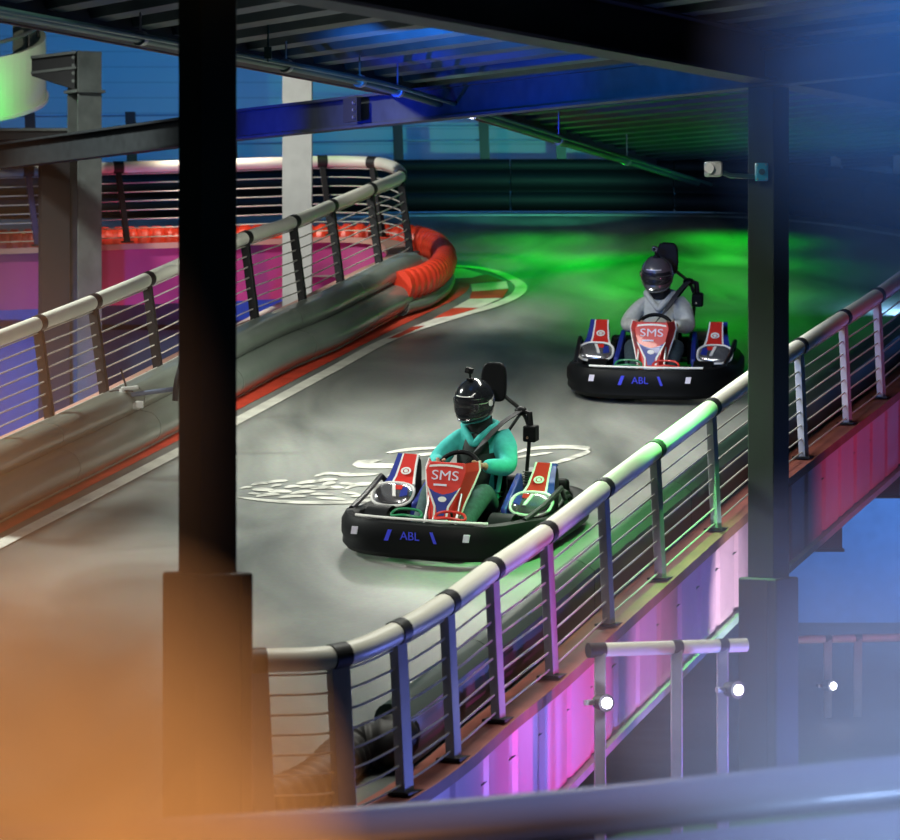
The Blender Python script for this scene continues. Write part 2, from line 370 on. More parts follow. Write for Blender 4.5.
# painted track emblem, worn
D = lambda X, Y: (230 + X/5, 420 + Y/5)
mb = MB()
def paint(pts, h=0.006): mb.add([P(*q) + V((0, 0, h)) for q in pts], [tuple(range(len(pts)))])
def stroke(pts, wpx):
    n = len(pts); c = catmull([V((x, y, 0)) for x, y in pts], 5)
    for i in range(len(c)-1):
        f0 = math.sin(math.pi*(i)/(len(c)-1))**0.4*wpx*0.40 + 0.2; f1 = math.sin(math.pi*(i+1)/(len(c)-1))**0.4*wpx*0.40 + 0.2
        paint([(c[i].x, c[i].y-f0), (c[i+1].x, c[i+1].y-f1), (c[i+1].x, c[i+1].y+f1), (c[i].x, c[i].y+f0)])
stroke([D(30, 388), D(200, 407), D(400, 416), D(600, 413), D(760, 398), (400, 496)], 3.4)
paint([D(610, 226), D(640, 205), D(700, 201), D(765, 203), D(715, 218), D(865, 224), D(862, 243), D(700, 246), D(640, 242)])
stroke([D(420, 285), D(480, 270), D(540, 272), D(600, 267)], 3.0)
stroke([D(540, 282), D(640, 276), D(745, 272)], 3.4)
stroke([D(785, 282), D(850, 272), D(930, 270)], 3.4)
stroke([D(570, 350), D(630, 327), D(700, 323), D(780, 322)], 4.0)
stroke([D(700, 347), D(780, 335), D(860, 330)], 3.6)
stroke([(386, 453.5), (410, 450), (445, 448)], 3.4); stroke([(402, 458.5), (425, 455), (450, 453.5)], 3.4)
stroke([(515, 454), (530, 449.5), (560, 447.5), (584, 448.5), (590, 451), (576, 457), (556, 463), (534, 468)], 4.6)
stroke([(500, 461), (530, 456), (553, 453)], 2.4)
for X, Y, L, wd in [(50, 345, 60, 2), (105, 328, 90, 3), (110, 352, 110, 4), (180, 318, 110, 3), (190, 362, 120, 3.4), (270, 340, 90, 3), (330, 322, 120, 3.6),
                    (345, 340, 100, 3), (300, 372, 130, 3.4), (400, 345, 110, 4), (420, 312, 120, 3.4), (460, 328, 70, 4), (480, 345, 90, 3.4), (545, 320, 80, 3),
                    (130, 385, 120, 3), (240, 392, 140, 3), (400, 375, 120, 3), (430, 392, 150, 3), (600, 385, 120, 2.6), (660, 370, 110, 3), (560, 365, 90, 2.6), (200, 340, 60, 2.4), (90, 370, 70, 2)]:
    j = random.uniform(-14, 10)
    stroke([D(X, Y), D(X+L*0.5, Y+j*0.6-3), D(X+L, Y+j)], wd)
mb.build('painted_emblem', M['worn'], fl, smooth=False)

# ------------------------------------------------------------------ lower level, walls
mb = MB(); mb.box((0, 34, -3.4), (30, 40, 0.2)); tag(mb.build('floor_lower', M['lfloor'], smooth=False), kind='structure')
mb = MB(); mb.box((1.5, 45.2, -1.4), (24, 0.2, 3.9)); tag(mb.build('wall_lower', M['lwall'], smooth=False), kind='structure')
mb = MB(); mb.box((-4.2, 45.05, 0.03), (6, 0.10, 0.06)); tag(mb.build('trim_1', M['black'], smooth=False), kind='structure')
mb = MB(); mb.box((0, 51, 2.8), (30, 0.25, 6.5)); tag(mb.build('wall_back', M['siding'], smooth=False), kind='structure')

# cap and skirt on the right hand edge of the ramp
cap_path = onramp(r_rail, 0.0)
mb = MB(); mb.sweep(cap_path, [(-0.13, -0.05), (0.13, -0.05), (0.13, 0.02), (-0.13, 0.02)], level=True)
tag(mb.build('trim_2', M['cap'], smooth=False), kind='structure')
mb = MB()
sk = offset(r_rail, 0.105); prof_n = 0
acc = 0; pts = []
for i in range(len(sk)-1):
    a, b2 = sk[i], sk[i+1]; L = (b2-a).length; n = max(1, int(L/0.05))
    for k in range(n):
        p = a.lerp(b2, k/n); pts.append((p, acc + L*k/n))
    acc += L
prev = None
side = offset([p for p, _ in pts], 1.0)
for (p, s), q in zip(pts, side):
    nrm = (q - p); ph = (s % 0.62)/0.62
    dep = 0.0 if ph < 0.86 else -0.018           # shallow vertical grooves between the panels
    o = p + V((nrm.x, nrm.y, 0))*dep
    row = (T(o.x, o.y, -0.05), T(o.x, o.y, -0.66), T(o.x, o.y, -0.66) - nrm*0.06, T(o.x, o.y, -0.05) - nrm*0.06)
    if prev: mb.hexa([prev[1], row[1], row[2], prev[2], prev[0], row[0], row[3], prev[3]])
    prev = row
tag(mb.build('wall_right', M['skirt'], smooth=False), kind='structure')
mb = MB(); mb.sweep([T(p.x, p.y, -0.68) for p in offset(r_rail, 0.12)], [(-0.03, -0.025), (0.035, -0.025), (0.035, 0.025), (-0.03, 0.025)], level=True)
tag(mb.build('trim_3', M['lpost'], smooth=False), kind='structure')

# cap and skirt round the infield
mb = MB(); mb.sweep(onramp(l_path, 0.40), [(-0.14, -0.06), (0.14, -0.06), (0.14, 0.0), (-0.14, 0.0)], level=True)
tag(mb.build('trim_4', M['lcap'], smooth=False), kind='structure')
mb = MB(); mb.sweep(onramp(l_path, 0.04), [(-0.06, -0.29), (0.06, -0.29), (0.06, 0.30), (-0.06, 0.30)], level=True)
tag(mb.build('wall_infield', M['mag'], smooth=False), kind='structure')

# ------------------------------------------------------------------ railings
def railing(name, label, path, posts, top_h, foot_h, lean, rr, ncab, pw, pd, pm, group=None, post_mats=None, end_caps=True):
    root = empty(name, T(posts[0].x, posts[0].y, foot_h), label, 'railing', group)
    o0 = root.location
    rel = lambda p: p - o0
    cut = [rel(p) for p in path]
    # sleeve pieces from post to post, with a black collar at every post
    def near(p): return min(range(len(path)), key=lambda i: (path[i]-p).length)
    idx = sorted(near(p) for p in posts)
    for a, b2 in zip(idx, idx[1:]):
        if b2 > a:
            MB().tube(cut[a:b2+1], rr, 14).build('handrail_sleeve', M['rail'], root)
    foots = [T(p.x + lean, p.y, foot_h) for p in path]
    for k, i in enumerate(idx):
        a = path[max(0, i-1)]; b2 = path[min(len(path)-1, i+1)]; t = (b2-a).normalized()
        MB().cyl(rel(path[i]-t*0.055), rel(path[i]+t*0.055), rr*1.1, 14).build('collar', M['black'], root)
        th = V((t.x, t.y, 0)).normalized(); sd = V((th.y, -th.x, 0))
        ft, tp = foots[i], path[i] - V((0, 0, rr*0.6))
        mm = post_mats[k] if post_mats else pm
        mb = MB(); mb.hexa([rel(c + th*(u*pd/2) + sd*(v*pw/2)) for c in (ft, tp) for u, v in ((-1, -1), (-1, 1), (1, 1), (1, -1))])
        po = mb.build('post', mm, root, bevel=0.004)
        fb = MB(); fb.box(rel(ft + V((0, 0, 0.008))), (pw*2.6, pd*1.7, 0.016), Matrix.Rotation(math.atan2(-th.x, th.y), 3, 'Z'))
        fb.build('foot_plate', M['post'], root)
    for c in range(ncab):
        f = (c+0.75)/(ncab+0.3)
        MB().tube([rel(p.lerp(q, f)) for p, q in zip(path[idx[0]:idx[-1]+1], foots[idx[0]:idx[-1]+1])], 0.0065, 6).build('cable', M['cable'], root)
    return root
railing('cable_railing', 'long cream cable railing on the terracotta cap along the right edge of the ramp', r_rail, r_posts, RH, 0.02, 0.04, 0.066, 8, 0.055, 0.13, M['lpost'])
lpm = [M['post']]*13 + [M['post'], M['post'], M['bpost'], M['bpost'], M['post'], M['post']]
railing('cable_railing', 'cream cable railing wrapping the infield behind the grey crash barrier', l_path, l_posts[:-1] + [P(399, 176, LH)] + b_posts, LH, 0.42, 0.10, 0.062, 8, 0.075, 0.06, M['post'], post_mats=lpm[:17])

# ------------------------------------------------------------------ crash barriers
def barrier(name, label, path, prof, m, seams, cat='barrier', seam_m=None):
    root = empty(name, path[0], label, cat); o0 = path[0]; n = len(path)
    step = (n-1)/seams
    for k in range(seams):
        a, b2 = round(k*step), round((k+1)*step)
        seg = [p - o0 for p in path[a:b2+1]]
        if len(seg) < 2: continue
        t0 = (seg[1]-seg[0]).normalized(); seg[0] = seg[0] + t0*0.012
        MB().sweep(seg, prof, level=True).build('barrier_section', m, root)
    return root
def arc(cx, cy, r, a0, a1, n): return [(cx + r*math.cos(math.radians(a0+(a1-a0)*i/n)), cy + r*math.sin(math.radians(a0+(a1-a0)*i/n))) for i in range(n+1)]
# side + is to the right of travel (towards the track)
prof2 = [(-0.12, 0.0), (0.10, 0.0)] + arc(0.05, 0.15, 0.14, -70, 85, 9) + [(0.0, 0.30)] + arc(-0.06, 0.39, 0.11, -30, 100, 7) + [(-0.17, 0.50), (-0.2, 0.30)]
e_i = min(range(len(l_path)), key=lambda i: (l_path[i]-P(387, 182, LH)).length)
lb = onramp(offset(l_path[:e_i], 0.34), 0.02)
barrier('crash_barrier', 'grey green two-roll crash barrier along the left edge of the track', lb, prof2, M['barrier'], 6)
# red corrugated padding round the hairpin
pad_px = [(400, 287), (425, 279), (441, 268), (444, 256), (432, 245), (405, 239.5), (330, 238.5), (208, 240), (100, 242), (0, 244.5), (-70, 246)]
pad_c = catmull([P(x, y, 0.30) for x, y in pad_px], 40)
root = empty('hairpin_padding', pad_c[0], 'red corrugated padding hose wrapped round the hairpin end of the infield', 'padding')
L = 0; per = 0.14; ring = []; last = pad_c[0]
mb = MB(); path = []; acc = 0
dense = []
for a, b2 in zip(pad_c, pad_c[1:]):
    n = max(1, int((b2-a).length/0.035))
    dense += [a.lerp(b2, k/n) for k in range(n)]
lens = [0]
for a, b2 in zip(dense, dense[1:]): lens.append(lens[-1] + (b2-a).length)
tot = lens[-1]
mb.sweep([p - pad_c[0] for p in dense], [(0.12*math.cos(q*math.pi/6), 0.15*math.sin(q*math.pi/6)) for q in range(12)],
         level=True, scale=lambda f: 1 + 0.10*(1 if (lens[min(len(lens)-1, int(f*(len(dense)-1)+0.5))] % per) < per*0.68 else -0.9))
mb.build('corrugated_hose', M['redpad'], root, angle=1.2)
MB().sweep([p - pad_c[0] - V((0, 0, 0.21)) for p in pad_c[::4]], [(0.11*math.cos(q*math.pi/6), 0.085*math.sin(q*math.pi/6)) for q in range(12)], level=True).build('lower_roll', M['barrier'], root)
# far black barrier
fb_px = [(-120, 222), (0, 221), (200, 219), (400, 214.5), (560, 213.5), (690, 214.5), (745, 216), (800, 220), (845, 225), (875, 229.5), (960, 242), (1040, 255)]
fb = catmull([P(x, y) for x, y in fb_px], 6); fb = onramp(offset(fb, -0.22), 0.01)
prof3 = [(-0.12, 0.0), (0.06, 0.0)] + arc(0.02, 0.12, 0.12, -60, 60, 7) + arc(0.02, 0.36, 0.13, -60, 60, 7) + arc(-0.02, 0.55, 0.08, -40, 100, 5) + [(-0.14, 0.6)]
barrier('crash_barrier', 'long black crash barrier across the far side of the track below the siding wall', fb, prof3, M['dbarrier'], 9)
# posts and rail behind the far barrier
fr = [p + V((0, 0.0, 1.27)) for p in offset(fb, -0.12)]
root = empty('barrier_fence', fb[0], 'row of black posts with thin blue-lit rails behind the far black barrier', 'fence')
for px in (20, 117, 215, 305, 383, 485, 562, 640, 720, 830, 900):
    best = min(fr, key=lambda p: abs(450 + p.x*F/p.y - px))
    q = best - fb[0]
    MB().hexa([q + V((x*0.06 + (0.03 if z < 0 else 0), y*0.05, z)) for z in (-0.75, 0.0) for x, y in ((-1, -1), (1, -1), (1, 1), (-1, 1))]).build('post', M['black'], root)
for dz in (-0.04, -0.22, -0.40):
    MB().tube([p - fb[0] + V((0, 0.06, dz)) for p in fr], 0.014, 6).build('rail_wire', M['barm'], root)
# dark inner barrier along the right-hand edge
ib_i = min(range(len(r_rail)), key=lambda i: (r_rail[i]-P(436, 610, RH)).length)
ib = onramp(offset(r_rail[ib_i:], -0.27), 0.01)
prof4 = [(0.12, 0.0), (-0.08, 0.0)] + arc(-0.04, 0.10, 0.10, 250, 120, 7) + arc(-0.02, 0.27, 0.085, 220, 60, 7) + [(0.12, 0.28)]
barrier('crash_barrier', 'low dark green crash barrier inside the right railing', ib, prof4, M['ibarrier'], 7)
# corrugated hose finishing the inner barrier
hp = catmull([ib[1] + V((0, 0.0, 0.17)), ib[0] + V((0, -0.06, 0.15)), P(352, 752, 0.12), P(318, 782, 0.10), P(280, 800, 0.09), P(225, 815, 0.09)], 40)
hd = []
for a, b2 in zip(hp, hp[1:]):
    n = max(1, int((b2-a).length/0.012)); hd += [a.lerp(b2, k/n) for k in range(n)]
hl = [0]
for a, b2 in zip(hd, hd[1:]): hl.append(hl[-1] + (b2-a).length)
mb = MB(); mb.sweep(hd, [(0.135*math.cos(q*math.pi/8), 0.135*math.sin(q*math.pi/8)) for q in range(16)], scale=lambda f: 1.0 + 0.07*math.sin(2*math.pi*hl[min(len(hl)-1, int(f*(len(hd)-1)+0.5))]/0.09))
tag(mb.build('corrugated_hose', M['hose']), 'black corrugated hose bumper on the track beside the curved railing end', 'hose bumper')

# foreground barrier, out of focus, right below the viewer
fg = [Q(-140, 868, 14), Q(0, 852, 14), Q(430, 826, 14.0), Q(900, 780, 14.0), Q(1040, 766, 14.0)]
fgp = catmull(fg, 10)
root = empty('crash_barrier', fgp[0] + V((0, 0, -0.45)), 'blurred blue-grey two-roll barrier across the bottom edge nearest the viewer', 'barrier')
for k, (a, b2) in enumerate(((0, 41),)):
    MB().tube([p - root.location for p in fgp[a:b2]], 0.088, 16).build('upper_roll', M['fore'], root)
for k, (a, b2) in enumerate(((0, 41),)):
    MB().tube([p - root.location + V((0, -0.06, -0.19)) for p in fgp[a:b2]], 0.095, 16).build('lower_roll', M['fore'], root)
for i in (2, 38):
    MB().box(fgp[i] - root.location + V((0, 0.15, -0.9)), (0.06, 0.06, 1.9)).build('post', M['post'], root)

# ------------------------------------------------------------------ columns
def column(name, label, px, d, phi, a, pad_a, y_pad, ztop, seam=True, roll=0):
    root = empty(name, ((px-450)*d/F, d, -3.3), label, 'column', kind='thing')
    R = Matrix.Rotation(phi, 3, 'Z')
    H = ztop + 3.3; zp = (YH - y_pad)*d/F + 3.3
    MB().box((0, 0, H/2), (a, a, H), R).build('shaft', M['steel'], root, bevel=0.008)
    mb = MB(); mb.box((0, 0, zp/2), (pad_a, pad_a, zp), R)
    pd = mb.build('base_padding', M['pad'], root, bevel=0.015)
    st = MB(); st.box(R @ V((pad_a*0.28, -pad_a/2 - 0.004, 0)) + V((0, 0, zp/2)), (0.012, 0.012, zp*0.98), R); st.build('seam', M['black'], pd)
    return root
column('steel_column', 'dark green steel column standing nearest the viewer, with brown padding at its foot', 207.5, 20.0, math.radians(35), 0.215, 0.335, 572, 1.735)
column('steel_column', 'black steel column right of the grey-hooded driver, with the cyan box on its face', 768.5, 28.0, math.radians(-36), 0.212, 0.312, 577, 1.70)
def hcol(name, label, px, d, w_, dp, zb, ztop, m, flange=0.018, rot=0):
    root = empty(name, ((px-450)*d/F, d, zb), label, 'column', kind='thing'); H = ztop - zb
    R = Matrix.Rotation(rot, 3, 'Z')
    for s in (-1, 1):
        MB().box(R @ V((0, s*(dp/2-flange/2), 0)) + V((0, 0, H/2)), (w_, flange, H), R).build('flange', m, root)
    MB().box((0, 0, H/2), (flange, dp-2*flange, H), R).build('web', m, root)
    return root
hcol('steel_column', 'white steel column rising through the infield', 297.5, 41.2, 0.30, 0.30, -3.3, 3.2, M['wcol'])
r1 = hcol('steel_column', 'grey weathered steel column with a bolted bracket at its top', 84.5, 42.0, 0.27, 0.27, -3.3, 2.92, M['grey'], rot=math.radians(30))
zb = lambda y, d: (YH-y)*d/F + 3.3
mb = MB()
bx = -0.10
mb.hexa([V((x, y, z)) for x, y, z in [(-0.55, -0.05, zb(70, 41)), (bx, -0.05, zb(84, 41)), (bx, 0.05, zb(84, 41)), (-0.55, 0.05, zb(70, 41)), (-0.55, -0.05, zb(52, 41)), (bx, -0.05, zb(46, 41)), (bx, 0.05, zb(46, 41)), (-0.55, 0.05, zb(52, 41))]])
mb.build('bracket', M['beam'], r1)
MB().box((-0.32, 0, zb(48.5, 41)), (0.48, 0.16, 0.03), Matrix.Rotation(-0.12, 3, 'Y')).build('bracket_flange', M['grey'], r1)
MB().box((-0.32, 0, zb(64, 41)), (0.48, 0.12, 0.025), Matrix.Rotation(-0.12, 3, 'Y')).build('bracket_flange', M['grey'], r1)
MB().box((0.0, 0, zb(86, 41)), (0.33, 0.33, 0.03), Matrix.Rotation(math.radians(30), 3, 'Z')).build('joint_plate', M['grey'], r1)
for k in range(4):
    MB().cyl((-0.10, -0.17, zb(52 + 8*k, 41)), (-0.10, -0.20, zb(52 + 8*k, 41)), 0.018, 8).build('bolt', M['grey'], r1)
hcol('steel_column', 'black steel column left of the grey weathered one, under the dark platform', 54, 42.0, 0.30, 0.28, -3.3, 1.95, M['black'], rot=math.radians(12))

# ------------------------------------------------------------------ overhead deck and beams
e = V((-0.463, 0.886, 0)); n_ = V((0.886, 0.463, 0))
Cl = [V((-4.6, 19.0, 0)), V((-0.29, 33.5, 0)), V((1.35, 42.5, 0)), V((2.9, 50.8, 0))]
def hitC(c):
    for a, b2 in zip(Cl, Cl[1:]):
        da, db = n_.dot(a)-c, n_.dot(b2)-c
        if da*db <= 0 and da != db: return a.lerp(b2, da/(da-db))
    return None
mb = MB(); prev = None; c = n_.dot(Cl[0]) + 0.02; cmax = n_.dot(Cl[-1]); k = 0; ZD = 2.06
steps = [(0.0, 0.0), (0.10, 0.0), (0.03, 0.055), (0.09, 0.055)]
zz = 0
while c < cmax + 8.0:
    far = hitC(c)
    if far is None:                         # beyond the far corner: stop at the back wall
        t = (50.8 - c*n_.y)/e.y; far = n_*c + e*t
    t0 = (24.2 - c*n_.y)/e.y; near = n_*c + e*t0
    if near.x > 13: near = n_*c + e*((13 - c*n_.x)/e.x)
    if near.y < far.y and far.x < 13:
        row = [V((near.x, near.y, ZD + zz)), V((far.x, far.y, ZD + zz)), V((far.x, far.y, ZD + 0.16)), V((near.x, near.y, ZD + 0.16))]
        if prev: mb.hexa([prev[0], row[0], row[1], prev[1], prev[3], row[3], row[2], prev[2]])
        prev = row
    k += 1; q = k % 4
    c += (0.20, 0.06, 0.22, 0.06)[(k-1) % 4]; zz = (0, 0, 0.09, 0.09)[q]
tag(mb.build('ceiling', M['deck'], smooth=False), kind='structure')

def ibeam(name, a, b2, zbot, h, bw, m, kind='structure', fl_t=0.022):
    a, b2 = V(a), V(b2); t = (b2-a).normalized(); s = V((t.y, -t.x, 0)); mb = MB()
    def bar(z0, z1, hw):
        mb.hexa([V((p.x, p.y, 0)) + s*(q*hw) + V((0, 0, z)) for z in (z0, z1) for p, q in ((a, -1), (a, 1), (b2, 1), (b2, -1))])
    bar(zbot, zbot+fl_t, bw/2); bar(zbot+fl_t, zbot+h-fl_t, 0.012); bar(zbot+h-fl_t, zbot+h, bw/2)
    o = mb.build(name, m, smooth=False); tag(o, kind=kind); return o
A0 = V((-2.1, 18, 0)); AD = V((3.4, 8.0, 0)).normalized()
ibeam('beam_front', V((-1.2, 20, 0)) - AD*2.5, V((2.2, 28, 0)) + AD*14, 1.73, 0.34, 0.26, M['beam'])
bB = V((2.2, 28, 0)); eB = (V((-4.9, 42.6, 0)) - V((-1.88, 35.8, 0))).normalized()
ibeam('beam_middle', bB - e*9, V((-1.88, 35.8, 0)), 1.70, 0.27, 0.16, M['bbeam'])
ibeam('beam_middle', V((-1.88, 35.8, 0)), V((-1.88, 35.8, 0)) + eB*8.6, 1.70, 0.27, 0.16, M['bbeam'])
for a, b2 in zip(Cl, Cl[1:]):
    ibeam('beam_edge', a, b2, 1.95, 0.20, 0.14, M['beam'])
mb = MB(); mb.sweep([p + V((-0.1, 0, 2.03)) for p in Cl], [(-0.012, -0.09), (0.012, -0.09), (0.012, 0.14), (-0.012, 0.14)], level=True)
tag(mb.build('trim_5', M['fascia'], smooth=False), kind='structure')
# bolted joint box on the blue-lit beam
bj = V((-1.88, 35.8, 0)).lerp(bB, 0.284) + V((-0.10, -0.05, 0))
root = empty('beam_joint_box', (bj.x, bj.y, 1.73), 'small dark bolted joint plate on the blue-lit beam', 'joint plate')
ang = math.atan2(-e.x, e.y)
RB = Matrix.Rotation(ang + math.pi/2, 3, 'Z')
MB().box((0, 0, 0.115), (0.26, 0.04, 0.20), RB).build('plate', M['black'], root)
for sx in (-0.09,):
    for z in (0.05, 0.11, 0.17):
        p = RB @ V((sx, 0.11, 0)); q = RB @ V((sx, 0.14, 0))
        p2 = RB @ V((sx, 0.02, 0)); q2 = RB @ V((sx, 0.04, 0))
        MB().cyl(p2 + V((0, 0, z)), q2 + V((0, 0, z)), 0.014, 8).build('bolt', M['alu'], root)
# pipes hung under the deck
pp = [V((-4.3, 19.0, 1.91)), V((-2.6, 24.2, 1.90)), V((-0.95, 29.2, 1.88)), V((-0.25, 31.6, 1.84)), V((1.3, 39.0, 1.78)), V((3.0, 48.5, 1.78))]
root = empty('sprinkler_pipe', pp[0], 'teal sprinkler pipe hung below the corrugated deck along its edge', 'pipe')
pc = catmull(pp, 6)
MB().tube([p - pp[0] for p in pc], 0.035, 10).build('pipe', M['pipe'], root)
MB().tube([p - pp[0] + V((0.16, -0.1, -0.02)) for p in pc], 0.018, 8).build('conduit', M['pipe'], root)
for i in range(2, len(pc)-2, 3):
    q = pc[i] - pp[0]
    MB().cyl(q, q + V((0, 0, ZD - pc[i].z)), 0.008, 6).build('hanger_rod', M['alu'], root)
    MB().cyl(q - V((0.01, 0.03, 0)), q + V((0.01, 0.03, 0)), 0.05, 12).build('clamp', M['alu'], root)
# hanging sprinkler drop near the left column
root = empty('conduit_drop', Q(268, 62, 27), 'thin teal conduit dropping from the deck right of the nearest column', 'conduit')
MB().cyl((0, 0, 0), (0.0, 0.0, 0.30), 0.007, 8).build('conduit', M['pipe'], root)
MB().box((0, 0, 0.06), (0.05, 0.05, 0.08)).build('fitting', M['pipe'], root)

# floodlight on the right-hand column and cyan junction box
s28 = 28.0/F
root = empty('surveillance_camera', Q(742, 172, 27.85), 'small white box camera on a teal arm reaching left from the right column', 'camera')
MB().box((-0.20, 0, 0.02), (0.105, 0.13, 0.105), Matrix.Rotation(0.2, 3, 'Z')).build('housing', M['fix'], root, bevel=0.015)
MB().cyl((-0.225, -0.06, 0.02), (-0.235, -0.10, 0.02), 0.035, 14).build('lens', M['fix'], root)
MB().tube([V((-0.15, 0, 0.0)), V((-0.08, 0, -0.025)), V((0.05, 0.02, -0.03)), V((0.10, 0.03, -0.03))], 0.018, 8).build('arm', M['pipe'], root)
root = empty('junction_box', Q(761.5, 172, 27.82), 'cyan junction box on the face of the right column', 'junction box')
MB().box((0, 0, 0), (0.085, 0.06, 0.125), Matrix.Rotation(0.15, 3, 'Z')).build('cover', M['cyan'], root, bevel=0.008)
MB().cyl((0, -0.03, 0), (0.0, -0.045, 0), 0.022, 12).build('knockout', M['pipe'], root)
for x, z in ((-.03, .05), (.03, .05), (-.03, -.05), (.03, -.05)):
    MB().cyl((x, -0.03, z), (x, -0.04, z), 0.007, 8).build('screw', M['alu'], root)

# ------------------------------------------------------------------ upper left balcony and platform
root = empty('curved_balcony', (-5.75, 45, 2.6), 'pale curved balcony lit green high in the upper left corner', 'balcony')
Rb = 1.2; mb = MB(); fl_ = MB(); rl = []
seg = 40; rows = []
for i in range(seg+1):
    a = math.radians(-150 + 200*i/seg)
    x, y = Rb*math.cos(a), Rb*math.sin(a); dz = 0.30*y
    rows.append((x, y, dz))
    rl.append(V((x*0.93, y*0.93, dz + 0.68 + 0.16)))
for (x, y, dz), (x2, y2, dz2) in zip(rows, rows[1:]):
    k = 0.95
    mb.hexa([V((x, y, dz)), V((x2, y2, dz2)), V((x2*k, y2*k, dz2)), V((x*k, y*k, dz)), V((x, y, dz+0.68)), V((x2, y2, dz2+0.68)), V((x2*k, y2*k, dz2+0.68)), V((x*k, y*k, dz+0.68))])
    fl_.hexa([V((x*.95, y*.95, dz+.02)), V((x2*.95, y2*.95, dz2+.02)), V((0, 0, .02)), V((0, 0.0, .02)), V((x*.95, y*.95, dz+.1)), V((x2*.95, y2*.95, dz2+.1)), V((0, 0, .1)), V((0, 0, .1))])
mb.build('fascia', M['balcony'], root); fl_.build('slab', M['under'], root)
MB().tube(rl, 0.022, 8).build('handrail', M['alu'], root)
for i in range(2, seg, 6): MB().cyl(rl[i] - V((0, 0, 0.2)), rl[i], 0.02, 8).build('post', M['post'], root)
MB().sweep([V((x*1.01, y*1.01, dz-0.005)) for x, y, dz in rows], [(-.02, -.02), (.02, -.02), (.02, .02), (-.02, .02)], level=True).build('bottom_edge', M['wcol'], root)
spot('green_balcony_lamp', (-5.2, 43.0, 2.3), (-5.25, 44.2, 2.55), 70, 90, (0.02, 1.0, 0.12), 0.9, 0.01)
spot('warm_balcony_lamp', (-3.6, 42.4, 3.4), (-4.8, 44.4, 2.9), 60, 100, (1.0, 0.95, 0.80), 0.9, 0.01)
root = empty('platform', (-4.75, 42.75, 2.02), 'dark raised platform with a pale edge below the curved balcony', 'platform')
MB().box((0.35, 0, 0.06), (1.6, 0.7, 0.12)).build('deck_box', M['beam'], root)
MB().box((0.35, -0.36, 0.105), (1.62, 0.03, 0.03)).build('edge_trim', M['grey'], root)

# ------------------------------------------------------------------ lower level railings with spotlights
def lower_rail(label, a, b2, posts, r, d_posts, group=None, caps=True):
    root = empty('tube_railing', (a.x, a.y, -3.3), label, 'railing'); o0 = root.location
    MB().cyl(a - o0, b2 - o0, r, 16).build('handrail', M['rail'], root)
    t = (b2-a).normalized()
    if caps: MB().cyl(a - o0 - t*0.06, a - o0 + t*0.05, r*1.08, 16).build('end_cap', M['black'], root)
    for f in posts:
        p = a.lerp(b2, f) - o0
        MB().box((p.x, p.y, p.z/2), (0.07, 0.07, p.z)).build('post', M['lpost'], root, bevel=0.006)
        if 0.02 < f < 0.98: MB().cyl(p - t*0.03, p + t*0.03, r*1.07, 16).build('collar', M['black'], root)
    return root
la, lb2 = Q(597, 650, 24.5), Q(746, 645, 24.9)
lower_rail('short grey tube railing on the lower floor left of the padded column foot', la, lb2, (0.02, 0.53, 0.84), 0.043, None)
ra, rb = Q(745, 641, 33.8), Q(960, 636, 34.4)
lower_rail('grey tube railing on the lower floor right of the padded column foot', ra, rb, (0.05, 0.38, 0.52, 0.9), 0.035, None, caps=False)
def spotlight(label, loc, yaw):
    root = empty('spotlight', loc, label, 'spotlight', 'small white spotlights on the lower railings'); R = Matrix.Rotation(yaw, 3, 'Z')
    MB().cyl(R @ V((0, 0.10, 0)), V((0, 0, 0)), 0.045, 16, 0.055).build('can', M['black'], root)
    MB().cyl(V((0, 0, 0)), R @ V((0, -0.012, 0)), 0.033, 16).build('lens', M['lens'], root)
    MB().box(R @ V((-0.06, 0.08, 0)), (0.09, 0.03, 0.03), R).build('bracket', M['lpost'], root)
    l = point('spotlight_glow', V(loc) + (R @ V((0, -0.10, 0))), 1.5, (0.8, 0.8, 1.0), 0.02)
spotlight('lit white spotlight on the end post of the short lower railing', Q(606.5, 703, 24.35), 0.5)
spotlight('lit white spotlight just left of the padded column foot', Q(738, 690, 24.6), 0.6)
spotlight('lit white spotlight on the railing right of the padded column foot', Q(833, 686, 33.7), 0.6)
# dark support beams under the ramp
for (px, py, w_, h_, d, lab) in ((829, 536, 24, 24, 33.6, 'dark steel beam end poking out below the pink-lit skirt near the column'), (884, 482, 30, 26, 35.6, 'dark steel beam end poking out below the pink-lit skirt at the right edge')):
    p = Q(px, py, d); s = d/F
    root = empty('ramp_support_beam', p, lab, 'beam', kind='thing')
    W, H = w_*s, h_*s
    MB().hexa([V(q) for q in ((-W*.75, -.1, -H/2), (W/2, -.1, -H/2), (W/2, 1.2, -H/2), (-W*.75, 1.2, -H/2), (-W*.05, -.1, H/2), (W/2, -.1, H/2), (W/2, 1.2, H/2), (-W*.05, 1.2, H/2))]).build('web', M['under'], root)
    MB().box((-W*.1, 0.55, -H/2 - .012), (W*1.35, 1.4, .025)).build('flange', M['post'], root)

# small fixture lying on the left barrier
root = empty('barrier_sensor', Q(131, 396, 32.65), 'white bracket-shaped sensor with a blue-grey arm and wires on the left barrier', 'sensor')
s = 34.0/F
MB().box((-0.01, 0, 0.065), (0.14, 0.06, 0.03), Matrix.Rotation(-0.1, 3, 'Y')).build('housing_top', M['fix'], root, bevel=0.006)
MB().tube(catmull([V((-0.07, 0, 0.06)), V((-0.065, 0, -0.01)), V((-0.02, 0, -0.075)), V((0.07, 0, -0.085))], 6), 0.03, 8).build('housing', M['fix'], root)
MB().box((0.07, -0.01, -0.07), (0.06, 0.05, 0.06)).build('lens_block', M['fix'], root, bevel=0.006)
MB().cyl((0.0, 0, 0.01), (0.34, 0.05, 0.055), 0.02, 10).build('arm', M['barm'], root)
MB().cyl((-0.04, 0.02, 0.07), (-0.085, 0.03, 0.22), 0.008, 8).build('antenna', M['black'], root)
